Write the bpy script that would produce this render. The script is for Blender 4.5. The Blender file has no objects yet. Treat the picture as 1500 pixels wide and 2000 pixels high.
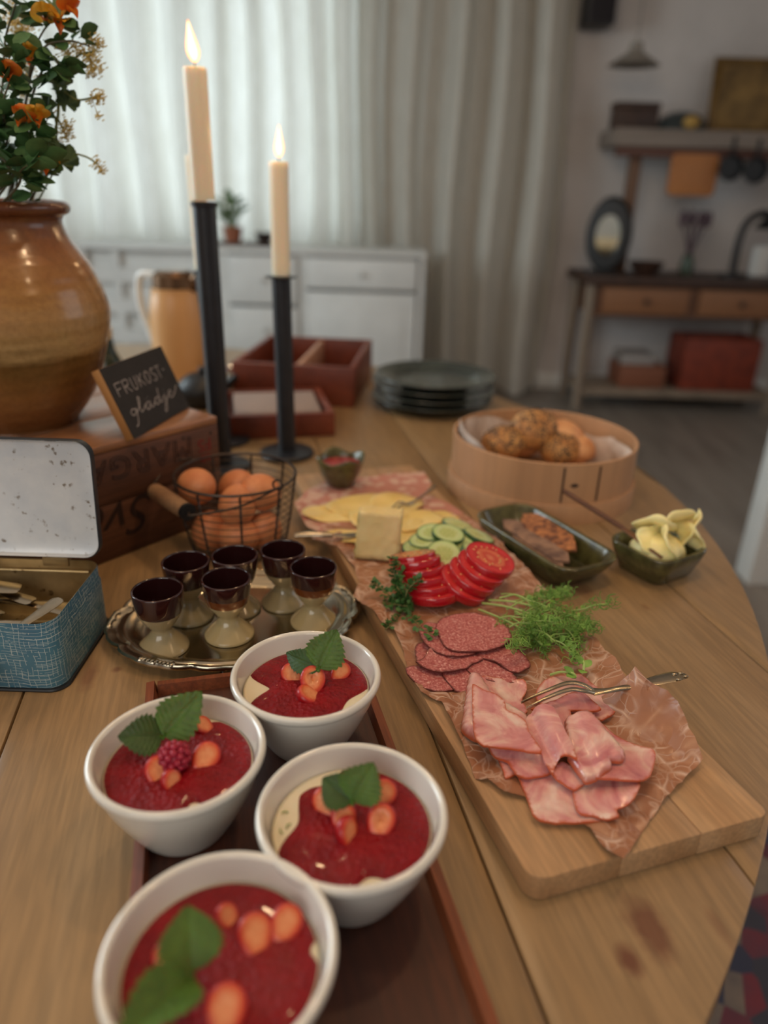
import bpy, bmesh, math, random
from mathutils import Vector, Matrix, noise as mnoise
from mathutils.geometry import delaunay_2d_cdt
import numpy as np

S = bpy.context.scene
COL = S.collection
pi = math.pi
rad = math.radians
random.seed(7)

# ------------------------------------------------------------------ camera
TZ = 0.74                      # table top height
CAM_H = TZ + 0.42              # lens height
FPX, PITCH, ROLL = 1420.0, rad(23.8), 0.030
_f = Vector((0, math.cos(PITCH), -math.sin(PITCH)))
_u0 = Vector((0, math.sin(PITCH), math.cos(PITCH)))
_r0 = Vector((1, 0, 0))
_r = math.cos(ROLL) * _r0 + math.sin(ROLL) * _u0
_u = -math.sin(ROLL) * _r0 + math.cos(ROLL) * _u0
cam_data = bpy.data.cameras.new('camera')
cam = bpy.data.objects.new('camera', cam_data)
COL.objects.link(cam)
cam.matrix_world = Matrix(((_r.x, _u.x, -_f.x, 0), (_r.y, _u.y, -_f.y, 0), (_r.z, _u.z, -_f.z, CAM_H), (0, 0, 0, 1)))
cam_data.sensor_fit = 'VERTICAL'
cam_data.sensor_height = 36.0
cam_data.sensor_width = 27.0
cam_data.lens = FPX / 2000 * 36
cam_data.clip_start = 0.02
cam_data.dof.use_dof = True
cam_data.dof.focus_distance = 0.62
cam_data.dof.aperture_fstop = 2.5
cam_data.dof.aperture_blades = 0
S.camera = cam

# ------------------------------------------------------------------ view, world, lights
S.view_settings.view_transform = 'Standard'
S.view_settings.look = 'None'
S.view_settings.gamma = 1.0
S.view_settings.use_curve_mapping = False
S.view_settings.exposure = 0.2
W = bpy.data.worlds.new('world')
S.world = W
W.use_nodes = True
W.node_tree.nodes['Background'].inputs[0].default_value = (0.80, 0.86, 1.0, 1)
W.node_tree.nodes['Background'].inputs[1].default_value = 0.17

def area(name, loc, target, sx, sy, power, color):
    l = bpy.data.lights.new(name, 'AREA')
    l.shape = 'RECTANGLE'; l.size = sx; l.size_y = sy; l.energy = power; l.color = color
    o = bpy.data.objects.new(name, l); COL.objects.link(o)
    o.location = loc
    o.rotation_euler = (Vector(target) - Vector(loc)).to_track_quat('-Z', 'Y').to_euler()
    return o
def bulb(name, loc, power, color, r=0.04):
    l = bpy.data.lights.new(name, 'POINT'); l.energy = power; l.color = color; l.shadow_soft_size = r
    o = bpy.data.objects.new(name, l); COL.objects.link(o); o.location = loc
    return o
# daylight: window behind the curtain, window in the left wall, window behind the viewer
area('daylight_back_window', (-1.45, 4.86, 1.55), (-1.45, 0, 1.35), 2.5, 1.6, 32, (0.74, 0.90, 1.0))
area('daylight_left_window', (-2.72, 1.9, 1.7), (-0.5, 1.2, 0.8), 1.6, 1.5, 54, (0.80, 0.94, 1.0))
area('daylight_front_window', (-0.9, -1.9, 2.1), (-0.2, 0.9, 0.7), 2.2, 1.5, 25, (1.0, 0.95, 0.87))
area('daylight_right_window', (2.8, 1.7, 1.7), (0.6, 1.9, 0.7), 1.5, 1.5, 6, (0.90, 0.95, 1.0))
# warm bulbs hanging over the table, above the frame
for _i, (_x, _y, _z, _p) in enumerate([(0.35, 0.75, 2.2, 8), (-0.45, 0.25, 2.2, 6), (0.9, 0.2, 2.2, 5), (-0.2, 1.5, 2.3, 7)]):
    bulb('ceiling_bulb', (_x, _y, _z), _p, (1.0, 0.66, 0.36))

# ------------------------------------------------------------------ helpers
def ray(px, py):
    return _f + (px - 750) / FPX * _r - (py - 1000) / FPX * _u
def T(px, py, z=0.0):
    """a pixel of the photograph -> the point at height z above the table top"""
    d = ray(px, py); t = (z + TZ - CAM_H) / d.z
    return Vector((d.x * t, d.y * t, TZ + z))
def PY(px, py, y):
    """a pixel -> the point on the vertical plane at distance y"""
    d = ray(px, py); t = y / d.y
    return Vector((d.x * t, y, CAM_H + d.z * t))
def ang(a, b):
    return math.atan2(b.y - a.y, b.x - a.x)
def lin(c):
    return tuple(((v / 255) / 12.92 if v / 255 <= 0.04045 else ((v / 255 + 0.055) / 1.055) ** 2.4) for v in c)
def L4(c):
    return (*lin(c), 1.0)

class NT:
    def __init__(s, name):
        s.m = bpy.data.materials.new(name); s.m.use_nodes = True
        s.t = s.m.node_tree; s.n = s.t.nodes; s.l = s.t.links
        s.b = s.n['Principled BSDF']; s.o = s.n['Material Output']
    def new(s, k, **kw):
        n = s.n.new(k)
        for a, v in kw.items(): setattr(n, a, v)
        return n
    def link(s, a, b): s.l.new(a, b)
    def coords(s, scale=(1, 1, 1), rot=(0, 0, 0), kind='Object', loc=(0, 0, 0)):
        tc = s.new('ShaderNodeTexCoord'); mp = s.new('ShaderNodeMapping')
        mp.inputs['Scale'].default_value = scale; mp.inputs['Rotation'].default_value = rot; mp.inputs['Location'].default_value = loc
        s.link(tc.outputs[kind], mp.inputs[0]); return mp.outputs[0]
    def noise(s, vec, scale, detail=3, dist=0.0, rough=0.55):
        n = s.new('ShaderNodeTexNoise'); n.inputs['Scale'].default_value = scale; n.inputs['Detail'].default_value = detail
        n.inputs['Distortion'].default_value = dist; n.inputs['Roughness'].default_value = rough
        if vec is not None: s.link(vec, n.inputs['Vector'])
        return n.outputs['Fac']
    def voro(s, vec, scale, feature='F1', out='Distance'):
        n = s.new('ShaderNodeTexVoronoi'); n.feature = feature; n.inputs['Scale'].default_value = scale
        if vec is not None: s.link(vec, n.inputs['Vector'])
        return n.outputs[out]
    def ramp(s, fac, stops, interp='LINEAR'):
        r = s.new('ShaderNodeValToRGB'); e = r.color_ramp.elements; r.color_ramp.interpolation = interp
        while len(e) > len(stops): e.remove(e[-1])
        while len(e) < len(stops): e.new(0.5)
        for i, (p, c) in enumerate(stops):
            e[i].position = p; e[i].color = L4(c) if len(c) == 3 and max(c) > 1.01 else ((*c, 1) if len(c) == 3 else c)
        s.link(fac, r.inputs[0]); return r.outputs[0]
    def mix(s, fac, a, b, mode='MIX'):
        n = s.new('ShaderNodeMix'); n.data_type = 'RGBA'; n.blend_type = mode
        for v, i in ((fac, 0), (a, 6), (b, 7)):
            if hasattr(v, 'is_linked'): s.link(v, n.inputs[i])
            elif i == 0: n.inputs[0].default_value = v
            else: n.inputs[i].default_value = L4(v)
        return n.outputs[2]
    def math(s, op, a, b=0.0, c=None):
        n = s.new('ShaderNodeMath'); n.operation = op
        for v, i in ((a, 0), (b, 1), (c, 2)):
            if v is None: continue
            if hasattr(v, 'is_linked'): s.link(v, n.inputs[i])
            else: n.inputs[i].default_value = v
        return n.outputs[0]
    def bump(s, h, strength=0.3, dist=0.002):
        n = s.new('ShaderNodeBump'); n.inputs['Strength'].default_value = strength; n.inputs['Distance'].default_value = dist
        s.link(h, n.inputs['Height']); s.link(n.outputs[0], s.b.inputs['Normal'])
    def set(s, **kw):
        for k, v in kw.items():
            i = s.b.inputs[k.replace('_', ' ')]
            if hasattr(v, 'is_linked'): s.link(v, i)
            elif isinstance(v, tuple) and len(v) == 3 and k in ('Base_Color', 'Emission_Color'): i.default_value = L4(v)
            else: i.default_value = v
        return s

def simple(name, c, rough=0.5, metal=0.0, c2=None, scale=30, bump=0.0, bscale=None, bdist=0.001, stretch=(1, 1, 1), spread=(0.35, 0.65), detail=4, coat=0.0, sss=0.0, sssr=0.01, spec=0.5, rand=0.0, trans=0.0):
    k = NT(name)
    vec = k.coords(stretch)
    f = None
    if c2 is not None:
        f = k.noise(vec, scale, detail)
        colr = k.ramp(f, [(spread[0], c), (spread[1], c2)])
        if rand:
            oi = k.new('ShaderNodeObjectInfo')
            h = k.new('ShaderNodeHueSaturation'); k.link(colr, h.inputs['Color'])
            k.link(k.math('MULTIPLY_ADD', oi.outputs['Random'], 2 * rand, 1 - rand), h.inputs['Value'])
            colr = h.outputs[0]
        k.set(Base_Color=colr)
    else:
        k.set(Base_Color=c)
    k.set(Roughness=rough, Metallic=metal, Coat_Weight=coat, Specular_IOR_Level=spec)
    if sss:
        k.set(Subsurface_Weight=sss, Subsurface_Scale=sssr)
        k.b.inputs['Subsurface Radius'].default_value = (1, 0.5, 0.3)
    if trans: k.set(Transmission_Weight=trans)
    if bump: k.bump(k.noise(vec, bscale or scale, detail), bump, bdist)
    return k.m

def wood(name, c1, c2, c3, scale=14, axis=1, rough=0.5, bump=0.15, rand=0.0, fine=1.0, coat=0.0, gr=0.4):
    """straight-grained wood, grain along local axis 0/1/2"""
    k = NT(name)
    st = [1.0, 1.0, 1.0]; st[axis] = 0.07
    tc = k.new('ShaderNodeTexCoord'); mp = k.new('ShaderNodeMapping'); mp.inputs['Scale'].default_value = st
    if rand:
        oi = k.new('ShaderNodeObjectInfo')
        cv = k.new('ShaderNodeCombineXYZ')
        for i in range(3): k.link(k.math('MULTIPLY', oi.outputs['Random'], 17.0 + i * 7), cv.inputs[i])
        va = k.new('ShaderNodeVectorMath'); va.operation = 'ADD'
        k.link(tc.outputs['Object'], va.inputs[0]); k.link(cv.outputs[0], va.inputs[1]); k.link(va.outputs[0], mp.inputs[0])
    else:
        k.link(tc.outputs['Object'], mp.inputs[0])
    v = mp.outputs[0]
    a = k.noise(v, scale, 3, 0.6)
    b = k.noise(v, scale * 16 * fine, 3, 0.2)
    colr = k.ramp(a, [(0.25, c1), (0.5, c2), (0.75, c3)])
    dark = k.ramp(b, [(0.35, (0.72, 0.68, 0.64)), (0.62, (1.06, 1.06, 1.06))])
    colr = k.mix(gr, colr, dark, 'MULTIPLY')
    if rand:
        h = k.new('ShaderNodeHueSaturation'); k.link(colr, h.inputs['Color'])
        k.link(k.math('MULTIPLY_ADD', oi.outputs['Random'], 2 * rand, 1 - rand), h.inputs['Value'])
        colr = h.outputs[0]
    k.set(Base_Color=colr, Roughness=rough, Coat_Weight=coat, Coat_Roughness=0.25)
    k.bump(b, bump, 0.0006)
    k.col = colr
    return k

class B:
    """collects geometry for one mesh object"""
    def __init__(s): s.v = []; s.f = []; s.a = []; s.attr = False
    def add(s, vs, fs, at=None):
        o = len(s.v); s.v += [tuple(v) for v in vs]; s.f += [tuple(i + o for i in f) for f in fs]
        if at is not None: s.attr = True
        s.a += list(at) if at is not None else [0.0] * len(vs)
        return s
    def box(s, x0, x1, y0, y1, z0, z1, bev=0.0, seg=2, M=None):
        bm = bmesh.new(); bmesh.ops.create_cube(bm, size=1)
        for v in bm.verts:
            v.co = Vector((x0 + (v.co.x + .5) * (x1 - x0), y0 + (v.co.y + .5) * (y1 - y0), z0 + (v.co.z + .5) * (z1 - z0)))
        if bev: bmesh.ops.bevel(bm, geom=bm.edges[:], offset=bev, segments=seg, affect='EDGES', profile=0.5)
        if M is not None: bmesh.ops.transform(bm, matrix=M, verts=bm.verts)
        bm.verts.index_update()
        s.add([v.co[:] for v in bm.verts], [[v.index for v in f.verts] for f in bm.faces]); bm.free(); return s
    def lathe(s, prof, n=48, ex=1.0, ey=1.0, c=(0, 0, 0), mod=None):
        """profile of (radius, z); closed with fans where the radius is 0"""
        vs, fs, rows = [], [], []
        for r, z in prof:
            if r <= 1e-6:
                rows.append([len(vs)]); vs.append((c[0], c[1], c[2] + z))
            else:
                row = []
                for i in range(n):
                    a = 2 * pi * i / n; rr = r if mod is None else mod(a, r, z)
                    row.append(len(vs)); vs.append((c[0] + rr * ex * math.cos(a), c[1] + rr * ey * math.sin(a), c[2] + z))
                rows.append(row)
        for p, q in zip(rows, rows[1:]):
            if len(p) == 1 and len(q) == 1: continue
            for i in range(n):
                j = (i + 1) % n
                if len(p) == 1: fs.append((p[0], q[j], q[i]))
                elif len(q) == 1: fs.append((p[i], p[j], q[0]))
                else: fs.append((p[i], p[j], q[j], q[i]))
        return s.add(vs, fs)
    def tube(s, pts, r, n=8, flat=1.0, cap=True, closed=False):
        pts = [Vector(p) for p in pts]; m = len(pts); vs, fs = [], []
        up = Vector((0, 0, 1)); prev = None
        for i, p in enumerate(pts):
            if closed: t = (pts[(i + 1) % m] - pts[i - 1])
            else: t = pts[min(i + 1, m - 1)] - pts[max(i - 1, 0)]
            t = t.normalized() if t.length > 1e-9 else Vector((0, 0, 1))
            ref = prev if prev is not None else (up if abs(t.z) < 0.95 else Vector((1, 0, 0)))
            a = (ref - t * ref.dot(t))
            a = a.normalized() if a.length > 1e-6 else t.orthogonal().normalized()
            prev = a; b = t.cross(a)
            rr = r[i] if isinstance(r, (list, tuple)) else r
            for k in range(n):
                th = 2 * pi * k / n
                vs.append(p + a * (rr * flat * math.cos(th)) + b * (rr * math.sin(th)))
        for i in range(m if closed else m - 1):
            i2 = (i + 1) % m
            for k in range(n):
                k2 = (k + 1) % n
                fs.append((i * n + k, i * n + k2, i2 * n + k2, i2 * n + k))
        if cap and not closed:
            fs.append(tuple(range(n))[::-1]); fs.append(tuple((m - 1) * n + k for k in range(n)))
        return s.add(vs, fs)
    def prism(s, outline, z0, z1, bev=0.0, seg=2):
        bm = bmesh.new()
        vs = [bm.verts.new((p[0], p[1], z0)) for p in outline]
        f = bm.faces.new(vs)
        if f.normal.z > 0: f.normal_flip()
        f.normal_update()
        if f.normal.z > 0: bmesh.ops.reverse_faces(bm, faces=[f])
        ret = bmesh.ops.extrude_face_region(bm, geom=[f])
        bmesh.ops.translate(bm, vec=(0, 0, z1 - z0), verts=[g for g in ret['geom'] if isinstance(g, bmesh.types.BMVert)])
        bmesh.ops.recalc_face_normals(bm, faces=bm.faces[:])
        if bev:
            ed = [e for e in bm.edges if len(e.link_faces) == 2 and e.calc_face_angle(0) > 0.6]
            bmesh.ops.bevel(bm, geom=ed, offset=bev, segments=seg, affect='EDGES', profile=0.5)
        bm.verts.index_update()
        s.add([v.co[:] for v in bm.verts], [[v.index for v in g.verts] for g in bm.faces]); bm.free(); return s
    def ball(s, c, rx, ry=None, rz=None, nu=16, nv=10, M=None, fn=None):
        ry = rx if ry is None else ry; rz = rx if rz is None else rz
        b = B(); b.lathe([(math.sin(pi * i / nv), -math.cos(pi * i / nv)) for i in range(nv + 1)], nu)
        out = []
        for v in b.v:
            q = Vector(v)
            if fn: q = q * fn(q)
            q = Vector((q.x * rx, q.y * ry, q.z * rz))
            if M is not None: q = M @ q
            out.append(q + Vector(c))
        return s.add(out, b.f)
    def xf(s, M):
        s.v = [tuple(M @ Vector(v)) for v in s.v]; return s
    def mesh(s, name, sharp=38):
        me = bpy.data.meshes.new(name); me.from_pydata(s.v, [], s.f)
        if s.attr:
            at = me.attributes.new('rim', 'FLOAT', 'POINT'); at.data.foreach_set('value', s.a)
        if sharp:
            me.polygons.foreach_set('use_smooth', [True] * len(me.polygons))
            if sharp < 170: me.set_sharp_from_angle(angle=rad(sharp))
        me.update(); return me

def obj(name, b, mat, parent=None, loc=(0, 0, 0), rot=(0, 0, 0), sharp=38, label=None, kind=None):
    me = b.mesh(name, sharp) if isinstance(b, B) else b
    o = bpy.data.objects.new(name, me); COL.objects.link(o)
    if mat is not None and not me.materials: me.materials.append(mat)
    if parent is not None: o.parent = parent
    o.location = loc; o.rotation_euler = rot
    if label: o['label'] = label
    if kind: o['kind'] = kind
    return o
def tag(o, label, cat, group=None, kind=None):
    o['label'] = label; o['category'] = cat
    if group: o['group'] = group
    if kind: o['kind'] = kind
    return o
def thing(name, label, cat, loc=(0, 0, 0), rotz=0.0, group=None, rot=None, kind=None):
    o = bpy.data.objects.new(name, None); COL.objects.link(o); o.empty_display_size = 0.02
    o.location = loc; o.rotation_euler = rot if rot is not None else (0, 0, rotz)
    return tag(o, label, cat, group, kind)
def struct(o):
    o['kind'] = 'structure'; return o
def dup(root, loc, rot, label=None, group=None):
    r = root.copy(); COL.objects.link(r); r.location = loc; r.rotation_euler = rot
    if label: r['label'] = label
    if group: r['group'] = group
    for ch in list(root.children):
        c = ch.copy(); COL.objects.link(c); c.parent = r
        for g in ch.children:
            d = g.copy(); COL.objects.link(d); d.parent = c
    return r
def smooth_path(pts, n=8):
    """Catmull-Rom through the points"""
    P = [Vector(p) for p in pts]; P = [2 * P[0] - P[1]] + P + [2 * P[-1] - P[-2]]
    out = []
    for i in range(1, len(P) - 2):
        for k in range(n):
            t = k / n; a, b, c, d = P[i - 1:i + 3]
            out.append(0.5 * ((2 * b) + (c - a) * t + (2 * a - 5 * b + 4 * c - d) * t * t + (3 * b - a - 3 * c + d) * t ** 3))
    out.append(P[-2]); return out
def rrect(hx, hy, r, n=6):
    """rounded rectangle outline, counter-clockwise"""
    o = []
    for cx, cy, a0 in ((hx - r, hy - r, 0), (-hx + r, hy - r, 90), (-hx + r, -hy + r, 180), (hx - r, -hy + r, 270)):
        for i in range(n + 1):
            a = rad(a0 + 90 * i / n); o.append((cx + r * math.cos(a), cy + r * math.sin(a)))
    return o
def loft(b, rings, cap0=True, cap1=True):
    """rings: lists of equal length of 3-D points"""
    n = len(rings[0]); vs = [p for r in rings for p in r]; fs = []
    for i in range(len(rings) - 1):
        for k in range(n):
            k2 = (k + 1) % n; fs.append((i * n + k, i * n + k2, (i + 1) * n + k2, (i + 1) * n + k))
    if cap0: fs.append(tuple(range(n))[::-1])
    if cap1: fs.append(tuple((len(rings) - 1) * n + k for k in range(n)))
    return b.add(vs, fs)
def sheet(rfun, rings=9, seg=44, th=0.0015, folds=(), wav=0.0, wfreq=40, seed=0, fn=None):
    """a thin soft slice: polar disc with outline rfun(angle), optional folds (direction angle, offset, radius), closed with thickness"""
    top, bot, at = [], [], []
    def disp(x, y):
        p = Vector((x, y, 0)); z = wav * mnoise.noise(Vector((x * wfreq + seed * 3.1, y * wfreq - seed, seed)))
        nrm = Vector((0, 0, 1)); p.z = z
        for (fa, c, rho) in folds:
            n = Vector((math.cos(fa), math.sin(fa), 0)); d = p.dot(n) - c
            if d > 0:
                base = p - n * p.dot(n); h = p.z
                if d < pi * rho:
                    t = d / rho; p = base + n * (c + (rho - h) * math.sin(t)); p.z = rho - (rho - h) * math.cos(t)
                else:
                    p = base + n * (c - (d - pi * rho)); p.z = 2 * rho - h - 0.15 * (d - pi * rho) * 0
        if fn: p = fn(p)
        return p
    cols = []
    for i in range(rings + 1):
        row = []
        for k in range(seg if i else 1):
            a = 2 * pi * k / seg; rr = rfun(a) * (i / rings)
            row.append((rr * math.cos(a), rr * math.sin(a)))
        cols.append(row)
    e = 0.0012
    idx, vs, at = [], [], []
    def nrm(x, y):
        a = disp(x + e, y) - disp(x - e, y); b_ = disp(x, y + e) - disp(x, y - e)
        n = a.cross(b_); return n.normalized() if n.length > 1e-12 else Vector((0, 0, 1))
    tops, bots = [], []
    for i, row in enumerate(cols):
        tr, br = [], []
        for (x, y) in row:
            p = disp(x, y); n = nrm(x, y); h = th * (0.5 if i < rings else 0.32)
            tr.append(len(vs)); vs.append(p + n * h); at.append((i / rings) ** 14)
            br.append(len(vs)); vs.append(p - n * h); at.append((i / rings) ** 14)
        tops.append(tr); bots.append(br)
    fs = []
    for R, flip in ((tops, False), (bots, True)):
        for i in range(rings):
            for k in range(seg):
                k2 = (k + 1) % seg
                f = (R[0][0], R[1][k], R[1][k2]) if i == 0 else (R[i][k], R[i + 1][k], R[i + 1][k2], R[i][k2])
                fs.append(f[::-1] if flip else f)
    for k in range(seg):
        k2 = (k + 1) % seg; fs.append((tops[rings][k], bots[rings][k], bots[rings][k2], tops[rings][k2]))
    b = B(); b.add(vs, fs, at); return b

def poly_inside(poly, x, y):
    c_ = False; j = len(poly) - 1
    for i in range(len(poly)):
        xi, yi = poly[i][0], poly[i][1]; xj, yj = poly[j][0], poly[j][1]
        if (yi > y) != (yj > y) and x < (xj - xi) * (y - yi) / (yj - yi) + xi: c_ = not c_
        j = i
    return c_
def polysheet(pts, step, zfun, th=0.0016, rimw=0.0012, jag=0.0, nofree=(), rg=None):
    """a soft slice from a closed outline of 3-D points (rounded by a spline); zfun(p, edge distance) adds height; returns (B, origin)"""
    rg = rg or random.Random(1); n0 = len(pts); poly, free = [], []
    for i in range(n0):
        a, b_, c_, d_ = (Vector(pts[(i + k - 1) % n0]) for k in range(4))
        m = max(1, int((c_ - b_).length / step))
        for k in range(m):
            t = k / m
            q = 0.5 * ((2 * b_) + (c_ - a) * t + (2 * a - 5 * b_ + 4 * c_ - d_) * t * t + (3 * b_ - a - 3 * c_ + d_) * t ** 3)
            q = b_.lerp(c_, t) * 0.35 + q * 0.65
            if jag: q = q + Vector((mnoise.noise(q * 300), mnoise.noise(q * 300 + Vector((7, 3, 1))), 0)) * jag
            poly.append(q); free.append(0.0 if i in nofree else 1.0)
    xs = [p.x for p in poly]; ys = [p.y for p in poly]; g = []
    y = min(ys) + step * .5; r = 0
    while y < max(ys):
        x = min(xs) + (step / 2 if r % 2 else 0)
        while x < max(xs):
            if poly_inside(poly, x, y) and min((p.x - x) ** 2 + (p.y - y) ** 2 for p in poly) > (0.45 * step) ** 2: g.append((x, y))
            x += step
        y += step * 0.87; r += 1
    n = len(poly)
    V, E_, F_, *_ = delaunay_2d_cdt([Vector((p.x, p.y)) for p in poly] + [Vector(q) for q in g], [(i, (i + 1) % n) for i in range(n)], [], 1, 1e-7)
    c0 = Vector((sum(xs) / n, sum(ys) / n, sum(p.z for p in poly) / n)); top, att = [], []
    for v_ in V:
        ds = [math.hypot(p.x - v_.x, p.y - v_.y) for p in poly]; k = ds.index(min(ds)); d_ = ds[k]
        ws_ = [1 / (dd + 0.002) ** 2 for dd in ds]; zb = sum(w * p.z for w, p in zip(ws_, poly)) / sum(ws_)
        p = Vector((v_.x, v_.y, zb)); p.z += zfun(p, d_)
        top.append(p - c0); att.append(free[k] * max(0.0, 1 - d_ / rimw) if rimw else 0.0)
    m = len(top); fs = [tuple(f) for f in F_]; b = B()
    bot = [p - Vector((0, 0, th)) for p in top]
    vs = top + bot; fs2 = [tuple(i + m for i in f[::-1]) for f in fs]
    cnt = {}
    for f in fs:
        for a, c_ in zip(f, f[1:] + f[:1]): cnt[(a, c_)] = 1
    side = [(a, c_, c_ + m, a + m)[::-1] for (a, c_) in cnt if (c_, a) not in cnt]
    b.add(vs, fs + fs2 + side, att + att); return b, c0
# ------------------------------------------------------------------ the room
plaster = simple('plaster', (196, 190, 186), 0.9, c2=(206, 200, 196), scale=5, bump=0.1, bscale=60)
white_paint = simple('white_paint', (226, 226, 222), 0.45, c2=(218, 218, 214), scale=8)
floor_k = NT('floor_boards')
_v = floor_k.coords((0.5, 0.06, 1))
floor_k.set(Base_Color=floor_k.ramp(floor_k.noise(_v, 30, 4), [(0.3, (112, 103, 94)), (0.7, (142, 132, 121))]), Roughness=0.42)
XL, XR, YB, YF, ZC = -2.8, 2.9, 4.75, -2.3, 2.62
struct(obj('floor', B().box(XL, XR, YF, YB, -0.1, 0.0), floor_k.m))
struct(obj('ceiling', B().box(XL, XR, YF, YB, ZC, ZC + 0.1), plaster))
# back wall with a window opening behind the curtain
wx0, wx1, wz0, wz1 = -2.7, -0.2, 0.85, 2.35
b = B().box(XL, wx0, YB, YB + 0.15, 0, ZC).box(wx1, XR, YB, YB + 0.15, 0, ZC).box(wx0, wx1, YB, YB + 0.15, 0, wz0).box(wx0, wx1, YB, YB + 0.15, wz1, ZC)
struct(obj('wall_back', b, plaster))
ly0, ly1 = 1.1, 2.7
b = B().box(XL - 0.15, XL, YF, ly0, 0, ZC).box(XL - 0.15, XL, ly1, YB + 0.15, 0, ZC).box(XL - 0.15, XL, ly0, ly1, 0, 0.9).box(XL - 0.15, XL, ly0, ly1, 2.35, ZC)
struct(obj('wall_left', b, plaster))
struct(obj('wall_right', B().box(XR, XR + 0.15, YF, 0.9, 0, ZC).box(XR, XR + 0.15, 2.5, YB + 0.15, 0, ZC).box(XR, XR + 0.15, 0.9, 2.5, 0, 0.9).box(XR, XR + 0.15, 0.9, 2.5, 2.4, ZC), plaster))
def window(name, x0, x1, z0, z1, nx, nz):
    b = B(); f = 0.06
    b.box(x0, x0 + f, -0.04, 0.04, z0, z1).box(x1 - f, x1, -0.04, 0.04, z0, z1).box(x0 + f, x1 - f, -0.04, 0.04, z0, z0 + f).box(x0 + f, x1 - f, -0.04, 0.04, z1 - f, z1)
    o = struct(obj(name, b, white_paint))
    for i in range(1, nx):
        xx = x0 + (x1 - x0) * i / nx; obj('mullion', B().box(xx - 0.025, xx + 0.025, -0.03, 0.03, z0 + f, z1 - f), white_paint, o)
    for i in range(1, nz):
        zz = z0 + (z1 - z0) * i / nz; obj('glazing_bar', B().box(x0 + f, x1 - f, -0.02, 0.02, zz - 0.015, zz + 0.015), white_paint, o)
    return o
w1 = window('window_1', wx0, wx1, wz0, wz1, 3, 3); w1.location = (0, YB + 0.06, 0)
w2 = window('window_2', ly0, ly1, 0.9, 2.35, 2, 2); w2.location = (XL - 0.07, 0, 0); w2.rotation_euler = (0, 0, pi / 2)
w3 = window('window_3', 0.9, 2.5, 0.9, 2.4, 2, 2); w3.location = (XR + 0.07, 0, 0); w3.rotation_euler = (0, 0, pi / 2)
# white pier / door jamb at the right edge of the picture
struct(obj('trim_1', B().box(1.21, 1.36, 2.12, 2.22, 0.0, 2.2, 0.004), white_paint))
struct(obj('baseboard_back', B().box(0.95, XR, YB - 0.02, YB, 0, 0.1, 0.004), white_paint))

# curtain
ck = NT('curtain_cloth')
ck.n.remove(ck.b)
d = ck.new('ShaderNodeBsdfDiffuse'); t = ck.new('ShaderNodeBsdfTranslucent'); mx = ck.new('ShaderNodeMixShader')
_w = ck.noise(ck.coords((1, 1, 0.15)), 60, 2)
colr = ck.ramp(_w, [(0.3, (222, 218, 208)), (0.7, (234, 231, 223))])
ck.link(colr, d.inputs[0]); ck.link(colr, t.inputs[0]); mx.inputs[0].default_value = 0.42
ck.link(d.outputs[0], mx.inputs[1]); ck.link(t.outputs[0], mx.inputs[2]); ck.link(mx.outputs[0], ck.o.inputs[0])
nx, nz = 520, 14
rng = random.Random(4)
knots = [XL + 0.05]
while knots[-1] < 1.0: knots.append(knots[-1] + rng.uniform(0.13, 0.27))
amps = [rng.uniform(0.05, 0.10) for _ in knots]
def fold_y(x, z):
    for i in range(len(knots) - 1):
        if knots[i] <= x < knots[i + 1]:
            t = (x - knots[i]) / (knots[i + 1] - knots[i]); a = amps[i]
            return a * math.cos(2 * pi * t) + 0.35 * a * math.cos(4 * pi * t + i) * (0.6 + 0.4 * z / 2.6)
    return 0
vs, fs = [], []
x0, x1 = XL + 0.06, 0.965
for j in range(nz + 1):
    z = 0.012 + (2.58 - 0.012) * j / nz
    for i in range(nx + 1):
        x = x0 + (x1 - x0) * i / nx
        vs.append((x + 0.015 * math.sin(3 * z + 5 * x), 4.57 + fold_y(x, z) * (1.1 - 0.1 * z), z))
for j in range(nz):
    for i in range(nx):
        a = j * (nx + 1) + i; fs.append((a, a + 1, a + nx + 2, a + nx + 1))
cur = obj('curtain', B().add(vs, fs), ck.m, sharp=180)
tag(cur, 'floor length off white pleated curtain across the back window', 'curtain')

# ------------------------------------------------------------------ rug
rk = NT('rug_pile')
v = rk.coords()
c1 = rk.ramp(rk.voro(v, 22, out='Color'), [(0.0, (58, 66, 92)), (0.3, (150, 50, 58)), (0.5, (70, 70, 78)), (0.62, (168, 150, 128)), (0.75, (122, 40, 48)), (1.0, (48, 60, 70))], 'CONSTANT')
c1 = rk.mix(rk.noise(v, 14, 3), c1, (70, 70, 84))
rk.set(Base_Color=c1, Roughness=0.95); rk.bump(rk.noise(v, 400, 2), 0.6, 0.004)
rug = obj('rug', B().box(-0.4, 1.15, -0.9, 1.42, 0.0005, 0.010, 0.003), rk.m)
tag(rug, 'red and navy patterned woven rug on the floor beside the table', 'rug')

# ------------------------------------------------------------------ white sideboard
side_w = simple('sideboard_white', (216, 217, 214), 0.5, c2=(206, 207, 204), scale=6)
sb = thing('sideboard', 'long white painted sideboard standing in front of the curtain', 'sideboard', (-0.73, 4.0, 0))
hw, dp, ht = 0.905, 0.40, 0.875
obj('top', B().box(-hw - 0.01, hw + 0.01, -0.01, dp + 0.01, ht - 0.03, ht, 0.004), side_w, sb)
obj('side_panel', B().box(hw - 0.03, hw, 0.004, dp, 0.06, ht - 0.03), side_w, sb)
obj('side_panel', B().box(-hw, -hw + 0.03, 0.004, dp, 0.06, ht - 0.03), side_w, sb)
obj('back_panel', B().box(-0.15, hw - 0.03, dp - 0.02, dp, 0.06, ht - 0.03), side_w, sb); obj('back_panel', B().box(-hw + 0.03, -0.17, 0.045, 0.06, 0.06, ht - 0.03), side_w, sb)  # left back panel set far forward so the open recess looks bright
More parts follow.
